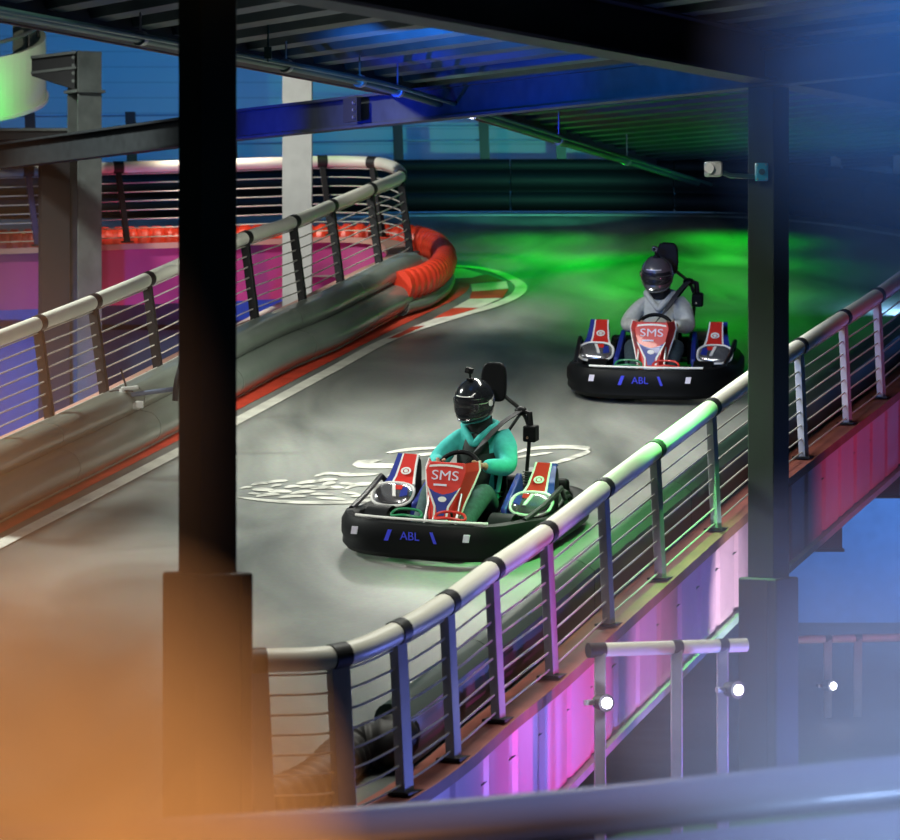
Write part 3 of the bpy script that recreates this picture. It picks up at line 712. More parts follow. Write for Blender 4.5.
MB().tube(catmull([V((0.02, -0.03, 0.04)), V((-0.16, 0, 0.04)), V((-0.28, 0, -0.06)), V((-0.34, 0, -0.20))], 8), 0.007, 6).build('cable', M['black'], root)
mb = MB(); mb.tube(catmull([V((0.36, 0, -0.04)), V((0.38, 0, 0.14)), V((0.45, 0, 0.33)), V((0.47, 0, 0.0))], 8), 0.025, 8); mb.build('strap', M['black'], root)
# pale handrail of the lower level seen through the infield fence
a, b2 = Q(225, 333, 42.2), Q(286, 303, 43.4)
root = empty('stair_handrail', V((a.x, a.y, -3.3)), 'pale sloping handrail in the blue infield left of the white column', 'handrail')
MB().cyl(a - root.location, b2 - root.location, 0.04, 12).build('handrail', M['rail'], root)
for f in (0.2, 0.8):
    p = a.lerp(b2, f) - root.location; MB().box((p.x, p.y, p.z/2), (0.05, 0.05, p.z)).build('post', M['post'], root)

# ------------------------------------------------------------------ karts
def text_mesh(body, size, mat_, parent, Mx, name='lettering', ext=0.002):
    cu = bpy.data.curves.new(name, 'FONT'); cu.body = body; cu.size = size; cu.align_x = 'CENTER'; cu.align_y = 'CENTER'; cu.extrude = ext
    o = bpy.data.objects.new('tmp', cu); C.objects.link(o)
    bpy.context.view_layer.update()
    me = bpy.data.meshes.new_from_object(o.evaluated_get(bpy.context.evaluated_depsgraph_get()))
    bpy.data.objects.remove(o); bpy.data.curves.remove(cu)
    me.transform(Mx); me.materials.clear(); me.materials.append(mat_)
    ob = bpy.data.objects.new(name, me); C.objects.link(ob); ob.parent = parent; return ob
def basis(o, x, y):
    x = V(x).normalized(); y = V(y).normalized(); z = x.cross(y)
    return Matrix(((x.x, y.x, z.x, o[0]), (x.y, y.y, z.y, o[1]), (x.z, y.z, z.z, o[2]), (0, 0, 0, 1)))

def ramp_matrix(x, y, yaw):
    f = V((-math.sin(yaw), -math.cos(yaw), -SL*math.cos(yaw))).normalized()
    n = V((0, -SL, 1)).normalized(); Y = -f; X = Y.cross(n).normalized(); n = X.cross(Y)
    p = T(x, y, 0.008)
    return Matrix(((X.x, Y.x, n.x, p.x), (X.y, Y.y, n.y, p.y), (X.z, Y.z, n.z, p.z), (0, 0, 0, 1)))

def wheel(parent, x, y, r, w_):
    mb = MB(); n = 28
    pr = [(-w_/2, r*0.55), (-w_/2, r*0.9), (-w_*0.36, r), (w_*0.36, r), (w_/2, r*0.9), (w_/2, r*0.55)]
    vs = []; fs = []
    for i in range(n):
        a = 2*math.pi*i/n
        vs += [(x + q[0], y + q[1]*math.cos(a), r + q[1]*math.sin(a)) for q in pr]
    m_ = len(pr)
    for i in range(n):
        j = (i+1) % n
        for q in range(m_): fs.append((i*m_+q, i*m_+(q+1) % m_, j*m_+(q+1) % m_, j*m_+q))
    mb.add(vs, fs); t = mb.build('wheel', M['tire'], parent)
    h = MB(); h.cyl((x - w_*0.46, y, r), (x + w_*0.46, y, r), r*0.56, 18); h.cyl((x - w_*0.55, y, r), (x + w_*0.55, y, r), r*0.2, 10)
    h.build('hub', M['alu'], t)

def make_kart(label, Mx):
    K = empty('go_kart', (0, 0, 0), label, 'go kart'); K.matrix_basis = Mx
    # wrap-round bumper
    a, b2, n = 0.72, 1.06, 72; ring = []
    for i in range(n):
        t = 2*math.pi*i/n; c, s = math.cos(t), math.sin(t); e_ = 2/3.4
        ring.append(V((a*math.copysign(abs(c)**e_, c), b2*math.copysign(abs(s)**e_, s), 0)))
    prof = [(-0.05, 0.045), (0.015, 0.045), (0.045, 0.08), (0.04, 0.125), (0.052, 0.15), (0.05, 0.24), (0.02, 0.295), (-0.03, 0.305), (-0.075, 0.28), (-0.08, 0.09)]
    mb = MB(); m_ = len(prof); vs = []; fs = []
    for i, p in enumerate(ring):
        t = (ring[(i+1) % n] - ring[i-1]).normalized(); nr = V((t.y, -t.x, 0))
        fr = min(1, max(0, (-p.y - 0.1)/0.7)); fr = fr*fr*(3-2*fr)
        k = 0.74 + 0.26*fr
        vs += [p + nr*q[0] + V((0, 0, 0.045 + (q[1]-0.045)*k)) for q in prof]
    for i in range(n):
        j = (i+1) % n
        for q in range(m_): fs.append((i*m_+q, i*m_+(q+1) % m_, j*m_+(q+1) % m_, j*m_+q))
    mb.add(vs, fs); bu = mb.build('bumper', M['kblack'], K)
    fy = -1.06 - 0.056
    text_mesh('ABL', 0.085, M['ktext'], bu, basis((-0.04, fy, 0.215), (1, 0, 0), (0, 0, 1)))
    for x0, w_, lean in ((-0.22, 0.03, 0.03), (0.15, 0.022, -0.03)):
        MB().plate([(x0-w_/2, fy+0.004, 0.175), (x0+w_/2, fy+0.004, 0.175), (x0+w_/2+lean, fy+0.004, 0.255), (x0-w_/2+lean, fy+0.004, 0.255)], (0, -1, 0), 0.006).build('stripe_decal', M['ktext'], bu)
    for x0 in (-0.47, 0.38):
        yy = fy + (0.030 if x0 < 0 else 0.012)
        MB().plate([(x0-.025, yy, 0.20), (x0+.02, yy, 0.20), (x0+.03, yy, 0.255), (x0-.015, yy, 0.255)], (0, -1, 0.05), 0.012).build('badge', M['klav'], bu)
    MB().tube([V((x, -1.02 + 0.05*abs(x)**2.5*4, 0.318)) for x in [-.5+.05*i for i in range(21)]], 0.010, 8).build('top_piping', M['kwhite'], bu)
    # floor tray, frame tubes
    mb = MB(); mb.box((0, -0.15, 0.075), (0.62, 1.4, 0.02)); mb.build('floor_tray', M['kblack'], K)
    for s in (-1, 1):
        MB().tube(catmull([V((s*.30, .85, .10)), V((s*.32, .3, .09)), V((s*.33, -.3, .09)), V((s*.22, -.75, .10)), V((0, -.85, .11))], 6), 0.018, 8).build('frame_tube', M['kframe'], K)
        MB().tube(catmull([V((s*.62, .62, .14)), V((s*.62, .45, .26)), V((s*.60, 0, .14)), V((s*.62, -.42, .15))], 6), 0.014, 8).build('side_bar', M['kframe'], K)
        MB().tube([V((s*.66, -.66, .29)), V((s*.685, -.30, .33)), V((s*.70, .06, .40)), V((s*.68, .20, .30))], 0.020, 8).build('side_guard_tube', M['kframe'], K)
        wheel(K, s*.47, -.56, .135, .14); wheel(K, s*.48, .56, .145, .20)
        MB().cyl((s*.40, -.56, .135), (s*.08, -.50, .16), .012, 8).build('tie_rod', M['alu'], K)
        # fender over the front wheel
        MB().sweep([V((s*.47, -.56 - .17*math.cos(math.radians(q)), .135 + .17*math.sin(math.radians(q)))) for q in range(20, 161, 14)], [(-.085, -.005), (.085, -.005), (.085, .005), (-.085, .005)]).build('fender', M['kblack'], K)
    MB().cyl((-.52, .56, .145), (.52, .56, .145), .02, 10).build('rear_axle', M['alu'], K)
    # pedal hoops
    for x0, mm, nm in ((-.17, 'kgreen', 'pedal_hoop'), (.16, 'kred', 'pedal_hoop')):
        MB().tube(catmull([V((x0-.11, -.84, .30)), V((x0-.09, -.80, .335)), V((x0, -.79, .345)), V((x0+.09, -.80, .335)), V((x0+.11, -.84, .30)), V((x0, -.87, .315))], 6, True), 0.010, 8, closed=True).build(nm, M[mm], K)
        MB().cyl((x0, -.80, .34), (x0, -.70, .08), .010, 8).build('pedal_stem', M['kframe'], K)
    # steering
    MB().cyl((0, -.62, .16), (0, -.20, .55), .014, 10).build('steering_column', M['alu'], K)
    MB().cyl((.12, -.66, .12), (.13, -.50, .42), .011, 8).build('support_strut', M['alu'], K)
    MB().cyl((-.12, -.66, .12), (-.11, -.50, .40), .011, 8).build('support_strut', M['alu'], K)
    cx = V((0, -.20, .545)); up = V((0, .60, .80)).normalized(); sw = []
    for i in range(32):
        t = 2*math.pi*i/32; sw.append(cx + V((1, 0, 0))*.155*math.cos(t) + up*.135*math.sin(t))
    wh = MB().tube(sw, .017, 10, closed=True).build('steering_wheel', M['kblack'], K)
    sp = MB()
    for t in (0.25, math.pi-0.25, -math.pi/2):
        sp.cyl(cx, cx + V((1, 0, 0))*.15*math.cos(t) + up*.13*math.sin(t), .012, 8)
    sp.build('spoke', M['kframe'], wh)
    # front fairing
    pB = V((0, -.60, .24)); vv = V((0, .17, .44)).normalized(); nn = V((0, -vv.z, vv.y))
    fp = lambda u, v, o_=0: pB + V((u, 0, 0)) + vv*v + nn*o_
    out = [(-.07, 0), (.07, 0), (.09, .11), (.135, .27), (.155, .36), (.14, .425), (-.14, .425), (-.155, .36), (-.135, .27), (-.09, .11)]
    fa = MB().plate([fp(*q, -0.03) for q in out], nn, 0.03).build('front_fairing', M['kred'], K, bevel=0.008)
    for s in (-1, 1):
        e1 = [(.07, 0), (.09, .11), (.135, .27), (.155, .36), (.14, .425)]
        mb = MB()
        for (u0, v0), (u1, v1) in zip(e1, e1[1:]):
            A_, B_ = fp(s*u0, v0, -.01), fp(s*u1, v1, -.01)
            bk = lambda p, v: p + V((s*.05, .15*min(1, .4+v*1.6), -.01))
            A2, B2 = bk(A_, v0), bk(B_, v1)
            th = V((-s*.012, 0, -.012))
            mb.hexa([A_+th, B_+th, B2+th, A2+th, A_, B_, B2, A2])
        mb.build('side_wing', M['kred'], fa)
        MB().tube([fp(s*u, v, -.01) + V((s*.05, .15*min(1, .4+v*1.6), -.005)) for u, v in e1], .008, 8).build('white_piping', M['kwhite'], fa)
        # white outline of the blue V
        for q in ([(.118, .235), (.132, .245), (.058, .09), (.044, .10)], [(.058, .09), (.044, .10), (.04, .015), (.055, .015)]):
            MB().plate([fp(s*u, v, .003) for u, v in q], nn, .004).build('v_outline', M['kwhite'], fa)
    MB().plate([fp(u, v, .002) for u, v in ((-.112, .228), (-.042, .10), (-.025, .03), (.025, .03), (.042, .10), (.112, .228), (.06, .20), (0, .185), (-.06, .20))], nn, .003).build('blue_vee', M['kblue'], fa)
    MB().plate([fp(.032*math.cos(t*math.pi/8), .150 + .020*math.sin(t*math.pi/8), .005) for t in range(16)], nn, .004).build('emblem', M['kwhite'], fa)
    MB().plate([fp(u, v, .002) for u, v in ((-.13, .38), (-.065, .389), (0, .392), (.065, .389), (.13, .38), (.126, .396), (.065, .405), (0, .408), (-.065, .405), (-.126, .396))], nn, .003).build('top_band', M['kwhite'], fa)
    Mt = basis(fp(0, .322, .004), (1, 0.0, 0), vv) @ Matrix.Diagonal((1.25, 1, 1, 1))
    text_mesh('SMS', 0.100, M['klav'], fa, Mt)
    MB().plate([fp(u, v, .002) for u, v in ((-.08, .247), (.02, .247), (.02, .262), (-.08, .262))], nn, .003).build('small_caption', M['klav'], fa)
    MB().box((0, -.60, .19), (.12, .05, .13), Matrix.Rotation(-.3, 3, 'X')).build('fairing_bracket', M['alu'], K, bevel=.01)
    # side pods
    for s in (-1, 1):
        st = [(-.22, .20, .08), (-.16, .25, .13), (-.06, .31, .145), (.02, .345, .13), (.08, .39, .11), (.15, .47, .095), (.21, .535, .088), (.26, .52, .08)]
        mb = MB(); vs = []; fs = []; cs = 10
        X0 = .535*s
        for y, z, w_ in st:
            vs += [(X0-w_, y, .12), (X0-w_, y, z-.07), (X0-w_*.92, y, z-.02), (X0-w_*.75, y, z), (X0-w_*.25, y, z+.012), (X0+w_*.25, y, z+.012), (X0+w_*.75, y, z), (X0+w_*.92, y, z-.02), (X0+w_, y, z-.07), (X0+w_, y, .12)]
        for i in range(len(st)-1):
            for q in range(cs): fs.append((i*cs+q, i*cs+(q+1) % cs, (i+1)*cs+(q+1) % cs, (i+1)*cs+q))
        fs += [tuple(range(cs)), tuple((len(st)-1)*cs+q for q in range(cs))]
        mb.add(vs, fs); pod = mb.build('side_pod', M['kblack'], K)
        def strip(name, f0, f1, mm, y0=2, y1=7, lift=.010):
            mb = MB()
            for i in range(y0, y1-1):
                (ya, za, wa), (yb, zb_, wb) = st[i], st[i+1]
                c4 = [(X0+wa*f0*s, ya, za), (X0+wa*f1*s, ya, za), (X0+wb*f1*s, yb, zb_), (X0+wb*f0*s, yb, zb_)]
                mb.hexa([V(q) for q in c4] + [V(q)+V((0, -lift*.7, lift+.006)) for q in c4])
            mb.build(name, M[mm], pod)
        strip('red_panel', -.78, .40, 'kred', 3, 8); strip('white_stripe', .40, .54, 'kwhite', 3, 8, .011); strip('blue_panel', .54, .97, 'kblue', 3, 8)
        strip('white_stripe', -.90, -.75, 'kwhite', 3, 8, .011)
        # round white emblem on the red panel
        d1 = V((0, .07, .075)).normalized(); nr = V((0, -d1.z, d1.y)); ce = V((X0-.018*s, .105, .432))
        ro_ = MB()
        for q in range(20):
            t0, t1 = 2*math.pi*q/20, 2*math.pi*(q+1)/20
            p = [ce + V((r_*1.25*math.cos(t), 0, 0)) + d1*(r_*math.sin(t)) + nr*.012 for r_, t in ((.020, t0), (.032, t0), (.032, t1), (.020, t1))]
            ro_.plate(p, nr, .006)
        ro_.plate([ce + V((.016*math.cos(t*.785), 0, 0)) + d1*.014*math.sin(t*.785) + nr*.012 for t in range(8)], nr, .006)
        ro_.build('round_emblem', M['kwhite'], pod)
        # big oval windowed nose
        d2 = V((0, .20, .145)).normalized(); n2_ = V((0, -d2.z, d2.y)); c2 = V((X0, -.125, .298))
        el = lambda r1_, r2_, k, o_: c2 + V((r1_*math.copysign(abs(math.cos(k))**.75, math.cos(k)), 0, 0)) + d2*(r2_*math.copysign(abs(math.sin(k))**.75, math.sin(k))) + n2_*o_
        mb = MB(); N = 28; vs = [c2 + n2_*.050]; fs = []
        for r_, h_ in ((.5, .045), (.85, .030), (1, .008), (1, -.02)):
            vs += [el(.152*r_, .112*r_, 2*math.pi*q/N, h_) for q in range(N)]
        for q in range(N): fs.append((0, 1+q, 1+(q+1) % N))
        for k in range(3):
            for q in range(N): fs.append((1+k*N+q, 1+(k+1)*N+q, 1+(k+1)*N+(q+1) % N, 1+k*N+(q+1) % N))
        mb.add(vs, fs); nose = mb.build('oval_nose', M['silver'], pod)
        MB().tube([el(.157, .117, 2*math.pi*q/N, .012) for q in range(N)], .0105, 8, closed=True).build('white_rim', M['kwhite'], nose)
        g = lambda u, v, o_: c2 + V((u*s, 0, 0)) + d2*v + n2_*o_
        MB().plate([g(u, v, .036) for u, v in ((-.125, -.03), (-.07, -.05), (-.06, .045), (-.11, .045))], n2_, .010).build('blue_decal', M['kblue'], nose)
        MB().plate([g(u, v, .040) for u, v in ((-.07, .02), (-.02, .015), (-.01, .06), (-.07, .06))], n2_, .010).build('red_decal', M['kred'], nose)
        MB().plate([g(u, v, .046) for u, v in ((-.045, -.055), (-.02, -.055), (.015, .06), (-.01, .06))], n2_, .008).build('white_decal', M['kwhite'], nose)
        # blue inner panel and tank
        MB().hexa([V(q) for q in ((s*.34, -.22, .12), (s*.385, -.22, .12), (s*.385, .22, .12), (s*.31, .22, .12), (s*.32, -.20, .27), (s*.365, -.20, .27), (s*.345, .22, .46), (s*.30, .22, .46))]).build('inner_panel', M['kblue'], K, bevel=.01)
    # seat
    mb = MB(); rows = []
    for y, z, w_, d_ in ((-.08, .16, .17, .05), (.05, .11, .19, .09), (.20, .10, .20, .14), (.33, .18, .205, .16), (.40, .34, .205, .15), (.44, .50, .19, .12), (.47, .62, .15, .06)):
        rows.append([V((w_*math.sin(q), y - d_*(1-math.cos(q))*(.9 if z > .2 else .3), z + d_*(1-math.cos(q))*(.3 if z > .2 else 1.0))) for q in [math.radians(-90 + 15*k) for k in range(13)]])
    vs = [p for r in rows for p in r] + [p + V((0, .02, -.02)) for r in rows for p in r]; fs = []; nR = len(rows); o_ = nR*13
    for i in range(nR-1):
        for q in range(12):
            fs.append((i*13+q, i*13+q+1, (i+1)*13+q+1, (i+1)*13+q)); fs.append((o_+i*13+q, o_+(i+1)*13+q, o_+(i+1)*13+q+1, o_+i*13+q+1))
        for q in (0, 12): fs.append((i*13+q, (i+1)*13+q, o_+(i+1)*13+q, o_+i*13+q))
    for i in (0, nR-1):
        for q in range(12): fs.append((i*13+q, i*13+q+1, o_+i*13+q+1, o_+i*13+q))
    mb.add(vs, fs); mb.build('seat', M['kblack'], K)
    # belt mast, head plate, reel
    MB().tube(catmull([V((.24, .56, .10)), V((.27, .56, .45)), V((.29, .54, .72)), V((.24, .52, .86)), V((.13, .50, .96)), V((.05, .49, 1.03))], 8), .015, 10).build('belt_mast', M['kframe'], K)
    MB().tube([V((.24, .52, .86)), V((.12, .56, .70)), V((-.12, .56, .60)), V((-.22, .56, .12))], .013, 8).build('mast_brace', M['kframe'], K)
    o2 = []
    for k in range(40):
        t = 2*math.pi*k/40; o2.append((.098*math.copysign(abs(math.cos(t))**.45, math.cos(t)), .145*math.copysign(abs(math.sin(t))**(.45 if math.sin(t) < 0 else .8), math.sin(t))))
    MB().plate([V((.05 + u, .46 + .08*v, 1.085 + v)) for u, v in o2], (0, -1, .08), .045).build('head_plate', M['kblack'], K, bevel=.012)
    MB().ball((.24, .50, .87), (.05, .04, .035)).build('belt_guide', M['kblack'], K)
    MB().tube([V((.25, .50, .87)), V((.31, .49, .86)), V((.32, .49, .74))], .024, 8).build('reel_bracket', M['kblack'], K)
    rb_ = MB().box((.325, .48, .71), (.10, .10, .12)).build('belt_reel', M['kblack'], K, bevel=.012)
    MB().cyl((.315, .43, .685), (.315, .425, .685), .010, 10).build('bolt', M['chrome'], rb_)
    bp_ = catmull([V((.24, .47, .875)), V((.16, .25, .80)), V((.10, .06, .70)), V((0, .015, .58)), V((-.12, .03, .44)), V((-.20, .12, .28))], 8)
    MB().sweep(bp_, [(-.024, -.003), (.024, -.003), (.024, .003), (-.024, .003)]).build('seat_belt', M['belt'], K)
    # engine and rear
    en = MB().box((.33, .62, .22), (.20, .22, .20)).build('engine', M['kframe'], K, bevel=.015)
    fn = MB()
    for k in range(5): fn.box((.33, .62, .335 + k*.018), (.17, .19, .008))
    fn.build('cooling_fins', M['alu'], en)
    MB().cyl((-.38, .60, .28), (-.38, .85, .24), .05, 14).build('silencer', M['alu'], K)
    MB().box((-.33, .52, .24), (.18, .22, .20)).build('fuel_tank', M['kblack'], K, bevel=.03)
    MB().box((0, .86, .25), (1.0, .08, .12)).build('rear_guard', M['kblack'], K, bevel=.03)
    return K

M1 = ramp_matrix(0.13, 29.34, math.radians(20))
M2 = ramp_matrix(1.86, 36.05, math.radians(8.5))
k1 = make_kart('red and blue go kart carrying the teal-hooded driver, nearer the viewer', M1)
k2 = make_kart('red and blue go kart carrying the grey-hooded driver, on the green-lit track', M2)

# ------------------------------------------------------------------ drivers
DG = bpy.context.evaluated_depsgraph_get
def skin_geo(verts, edges, rad, root=0, sub=2):
    me = bpy.data.meshes.new('tmp'); me.from_pydata([tuple(v) for v in verts], edges, [])
    o = bpy.data.objects.new('tmp', me); C.objects.link(o)
    md = o.modifiers.new('s', 'SKIN'); md.use_smooth_shade = True
    lay = me.skin_vertices[0].data
    for i, r in enumerate(rad):
        r = (r, r) if not hasattr(r, '__len__') else r
        lay[i].radius = r; lay[i].use_root = (i == root)
    sb = o.modifiers.new('u', 'SUBSURF'); sb.levels = sub; sb.render_levels = sub
    bpy.context.view_layer.update()
    ev = o.evaluated_get(DG()); m2 = bpy.data.meshes.new_from_object(ev)
    vs = [v.co.copy() for v in m2.vertices]; fs = [tuple(p.vertices) for p in m2.polygons]
    bpy.data.objects.remove(o); bpy.data.meshes.remove(m2)
    return vs, fs
def chain(pts, rad, sub=2):
    return skin_geo(pts, [(i, i+1) for i in range(len(pts)-1)], rad, 0, sub)

def helmet(parent, c, yaw, pitch, m_, cam_style):
    R = Matrix.Rotation(yaw, 3, 'Z') @ Matrix.Rotation(pitch, 3, 'X')
    def sh(th, ph, k=1.0):                 # th from the crown, ph azimuth with -Y in front
        x, y, z = math.sin(th)*math.sin(ph), -math.sin(th)*math.cos(ph), math.cos(th)
        p = V((x*.147, y*.175, z*.178))
        if y < 0 and z < -0.05:
            f = min(1, (-0.05 - z)/.45)*min(1, max(0, -y)/.75); p.y -= .040*f; p.x *= 1 - .10*f
        if z < -.75: p.z = -.75*.178 + (z+.75)*.178*.6
        return p*k
    n, r_ = 40, 22; vs = []; fs = []
    def port(th, ph): return 1.30 < th < 1.88 and abs(ph) < 1.18
    for i in range(r_+1):
        th = math.pi*0.93*i/r_
        for q in range(n):
            ph = -math.pi + 2*math.pi*q/n
            k = .955 if port(th, ph) else 1.0
            vs.append(V(c) + R @ sh(th, ph, k))
    for i in range(r_):
        for q in range(n): fs.append((i*n+q, (i+1)*n+q, (i+1)*n+(q+1) % n, i*n+(q+1) % n))
    mb = MB(); mb.add(vs, fs); h = mb.build('helmet', m_, parent, angle=0.9)
    # visor
    vs = []; fs = []; a_, b_ = 9, 20
    for i in range(a_+1):
        for q in range(b_+1):
            vs.append(V(c) + R @ sh(1.27 + .62*i/a_, -1.22 + 2.44*q/b_, 1.0 + .012*math.sin(math.pi*i/a_)))
    m2 = len(vs); vs += [V(c) + (p - V(c))*.985 for p in vs]
    for i in range(a_):
        for q in range(b_):
            k = i*(b_+1)+q; fs.append((k, k+1, k+b_+2, k+b_+1)); fs.append((m2+k, m2+k+b_+1, m2+k+b_+2, m2+k+1))
    mb = MB(); mb.add(vs, fs); mb.build('visor', M['visor'], h)
    for s in (-1, 1):
        p = V(c) + R @ sh(1.5, s*1.38, 1.0); q = V(c) + R @ sh(1.5, s*1.38, 1.06)
        MB().cyl(p, q, .024, 14).build('visor_pivot', M['chrome'], h)
    MB().tube([V(c) + R @ sh(2.12, -.42 + .084*k, 1.01) for k in range(11)], .008, 8).build('chin_vent', M['chrome'], h)
    MB().sweep([V(c) + R @ sh(1.12, -.5 + .1*k, 1.008) for k in range(11)], [(-.010, -.003), (.010, -.003), (.010, .003), (-.010, .003)]).build('brow_highlight', M['kwhite'], h)  # white strip stands in for a highlight above the visor
    # little camera on the crown
    top = V(c) + R @ sh(.28, .0, 1.0)
    bs = MB().box(top + V((0, 0, .012)), (.05, .05, .02)).build('camera_mount', M['kblack'], parent, bevel=.005)
    MB().cyl(top + V((0, 0, .01)), top + V((-.005, 0, .055)), .009, 8).build('mount_arm', M['kblack'], bs)
    cb = MB().box(top + V((-.008, -.005, .078)), (.055, .045, .042), Matrix.Rotation(.25, 3, 'Y')).build('camera', M['kblack'] if cam_style else M['helmg'], bs, bevel=.006)
    MB().cyl(top + V((-.012, -.026, .080)), top + V((-.012, -.042, .080)), .013, 12).build('lens', M['visor'], cb)

def make_driver(label, Mx, top_m, jean_m, helm_m, look, vest=False, cam_style=0):
    D_ = empty('person', (0, 0, 0), label, 'person'); D_.matrix_basis = Mx
    hips, waist, chest, neck, head = V((0, .24, .22)), V((0, .28, .38)), V((0, .28, .60)), V((0, .27, .80)), V((0, .24, .94))
    body = MB()
    vs = [hips, waist, chest, neck, head]; ed = [(0, 1), (1, 2), (2, 3), (3, 4)]
    rd = [(.15, .11), (.13, .10), (.15, .10), (.058, .058), (.085, .095)]
    arms = {}; legs = {}
    for s in (-1, 1):
        k = len(vs)
        a = [V((s*.175, .27, .705)), V((s*.27, .10, .52)), V((s*.185, -.10, .55)), V((s*.165, -.155, .570))]
        vs += a; rd += [.058, .045, .032, .030]; ed += [(2, k), (k, k+1), (k+1, k+2), (k+2, k+3)]; arms[s] = a
        k = len(vs)
        g = [V((s*.10, .16, .20)), V((s*.20, -.22, .385)), V((s*.17, -.56, .20)), V((s*.17, -.70, .15))]
        vs += g; rd += [.085, .062, .042, .040]; ed += [(0, k), (k, k+1), (k+1, k+2), (k+2, k+3)]; legs[s] = g
    body.add(*skin_geo(vs, ed, rd, 0, 2))
    # head with a face inside the helmet
    body.ball(V((0, .235, .99)), (.075, .092, .105), 18, 12)
    body.ball((0, .142, .98), (.014, .020, .022), 8, 6); body.ball((0, .150, .945), (.028, .010, .008), 8, 6)
    for s in (-1, 1):
        body.ball((s*.032, .152, 1.005), (.014, .010, .009), 8, 6); body.ball((s*.076, .24, .985), (.008, .022, .030), 8, 6)
        # hand closed round the rim of the wheel: palm, four fingers of unequal length and a thumb
        wr = arms[s][3]; pc_ = V((s*.158, -.195, .575))
        body.add(*chain([wr, wr.lerp(pc_, .5), pc_], [.026, (.034, .022), (.036, .020)]))
        for k, ln in enumerate((.92, 1.0, .95, .78)):
            o_ = V((0, .016, .022)).lerp(V((0, -.040, -.048)), k/3) if False else V((-s*.004*k, .030 - .020*k, .030 - .024*k))
            b0 = pc_ + o_*.8
            body.add(*chain([b0, b0 + V((s*.012, -.034*ln, .012)), b0 + V((-s*.010, -.056*ln, .002)), b0 + V((-s*.030, -.050*ln, -.020))], [.0095, .0092, .0085, .0075], 1))
        t0 = pc_ + V((-s*.020, .020, .012))
        body.add(*chain([t0, t0 + V((-s*.022, -.004, .016)), t0 + V((-s*.034, -.030, .014))], [.0115, .0105, .009], 1))
    body.build('body', M['skin'], D_, angle=3)
    # jacket
    vs = [V((0, .25, .27)), V((0, .28, .40)), V((0, .27, .60)), V((0, .27, .755))]; ed = [(0, 1), (1, 2), (2, 3)]
    rd = [(.165, .13), (.165, .135), (.165, .135), (.085, .085)]
    for s in (-1, 1):
        k = len(vs); a = arms[s]
        mid = a[0].lerp(a[1], .5) + V((s*.012, 0, -.01)); fo = a[1].lerp(a[2], .5)
        vs += [a[0] + V((-s*.012, 0, -.010)), mid, a[1] + V((s*.015, .01, -.01)), fo, a[2].lerp(a[3], .55)]
        rd += [.074, .084, .080, .068, .050]; ed += [(2, k), (k, k+1), (k+1, k+2), (k+2, k+3), (k+3, k+4)]
    j = MB(); j.add(*skin_geo(vs, ed, rd, 1, 2)); jk = j.build('jacket', top_m, D_, angle=3)
    # hood rolled behind the neck
    MB().tube(catmull([V((-.105, .22, .775)), V((-.12, .31, .795)), V((0, .385, .80)), V((.12, .31, .795)), V((.105, .22, .775)), V((0.045, .150, .715)), V((0, .130, .670)), V((-0.045, .150, .715))], 6, True), .026, 10, closed=True).build('hood', top_m, jk)
    if vest:
        v = MB(); v.add(*skin_geo([V((0, .245, .30)), V((0, .262, .44)), V((0, .250, .60)), V((-.085, .200, .725)), (.085, .200, .725)], [(0, 1), (1, 2), (2, 3), (2, 4)], [(.175, .16), (.178, .168), (.168, .165), .060, .060], 1, 2))
        v.build('vest', M['vest'], D_, angle=3)
    # trousers
    vs = [V((0, .25, .24)), V((0, .20, .21))]; ed = [(0, 1)]; rd = [(.17, .13), (.16, .12)]
    for s in (-1, 1):
        k = len(vs); g = legs[s]
        vs += [g[0], g[0].lerp(g[1], .55), g[1], g[1].lerp(g[2], .5), g[2], g[2].lerp(g[3], .45)]
        rd += [.105, .092, .082, .070, .062, .058]; ed += [(1, k)] + [(k+q, k+q+1) for q in range(5)]
    t = MB(); t.add(*skin_geo(vs, ed, rd, 0, 2)); t.build('jeans', jean_m, D_, angle=3)
    for s in (-1, 1):
        sh_ = MB(); sh_.add(*chain([V((s*.17, -.655, .135)), V((s*.17, -.73, .135)), V((s*.17, -.775, .185)), V((s*.17, -.795, .235))], [.046, (.048, .050), (.048, .042), (.040, .030)]))
        so = sh_.build('shoe', M['shoe'], D_, angle=3)
    # neck warmer
    MB().tube([V((0, .275, .76)), V((0, .265, .82)), V((0, .25, .87)), V((0, .235, .93))], .086, 16, scale=lambda f: 1.12 - .1*f).build('neck_warmer', M['black'], D_)
    helmet(D_, V((-.02, .205, .970)), look, 0.10, helm_m, cam_style)
    return D_
make_driver('driver in teal hooded top, dark vest and black helmet, steering the nearer kart', M1, M['hoodt'], M['jeant'], M['helmb'], math.radians(-8), True, 1)
make_driver('driver in grey hooded top and gunmetal helmet, steering the farther kart', M2, M['hoodg'], M['jean'], M['helmg'], math.radians(-6), False, 0)

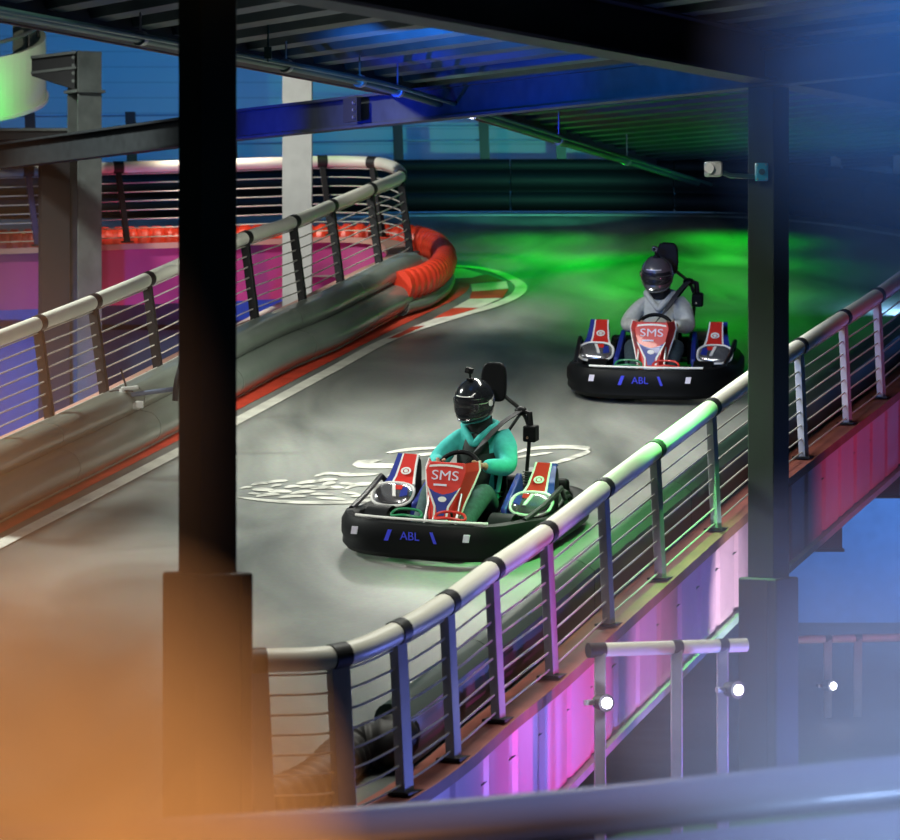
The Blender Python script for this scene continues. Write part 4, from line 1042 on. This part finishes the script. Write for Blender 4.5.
# ------------------------------------------------------------------ drifting haze
def haze(name, label, c, r, dens, col, fall=1.6, nz_amt=0.6):
    m = bpy.data.materials.new(name); m.use_nodes = True; nt = m.node_tree
    nt.nodes.remove(nt.nodes['Principled BSDF']); out = nt.nodes['Material Output']
    sc = nt.nodes.new('ShaderNodeVolumeScatter'); sc.inputs['Color'].default_value = (*col, 1); sc.inputs['Anisotropy'].default_value = 0.0
    tc = nt.nodes.new('ShaderNodeTexCoord'); gr = nt.nodes.new('ShaderNodeTexGradient'); gr.gradient_type = 'SPHERICAL'
    pw = nt.nodes.new('ShaderNodeMath'); pw.operation = 'POWER'; pw.inputs[1].default_value = fall
    nz = nt.nodes.new('ShaderNodeTexNoise'); nz.inputs['Scale'].default_value = 2.2; nz.inputs['Detail'].default_value = 1
    mr = nt.nodes.new('ShaderNodeMapRange'); mr.inputs['From Min'].default_value = 0.3; mr.inputs['From Max'].default_value = 0.7
    mr.inputs['To Min'].default_value = 1 - nz_amt; mr.inputs['To Max'].default_value = 1
    mu = nt.nodes.new('ShaderNodeMath'); mu.operation = 'MULTIPLY'; m3 = nt.nodes.new('ShaderNodeMath'); m3.operation = 'MULTIPLY'; m3.inputs[1].default_value = dens
    lk = nt.links.new
    lk(tc.outputs['Object'], gr.inputs['Vector']); lk(gr.outputs['Fac'], pw.inputs[0]); lk(tc.outputs['Object'], nz.inputs['Vector'])
    lk(nz.outputs['Fac'], mr.inputs['Value']); lk(pw.outputs[0], mu.inputs[0]); lk(mr.outputs['Result'], mu.inputs[1])
    lk(mu.outputs[0], m3.inputs[0]); lk(m3.outputs[0], sc.inputs['Density']); lk(sc.outputs['Volume'], out.inputs['Volume'])
    mb = MB(); mb.ball((0, 0, 0), 1.0, 24, 14)
    o = mb.build(name, m); o.location = c; o.scale = r
    tag(o, label, 'haze', kind='stuff'); return o
HZ = True
if HZ:
    haze('haze', 'drifting orange-lit haze before the foot of the nearest column', Q(95, 860, 12.0), (0.84, 0.8, 1.05), 3.6, (1, 1, 1), 0.9)
    haze('haze', 'thin brownish haze before the left barrier and dark posts', Q(-50, 500, 12.5), (0.95, 0.8, 1.3), 0.5, (1, 1, 1), 1.1)
    haze('haze', 'pale blue-lit haze over the lower floor at the right', Q(870, 715, 12.8), (1.15, 0.8, 0.85), 1.5, (1, 1, 1), 1.2)
    haze('haze', 'deep blue-lit haze under the deck in the upper right corner', Q(930, 70, 17.5), (1.1, 0.9, 1.2), 0.9, (1, 1, 1), 1.1)
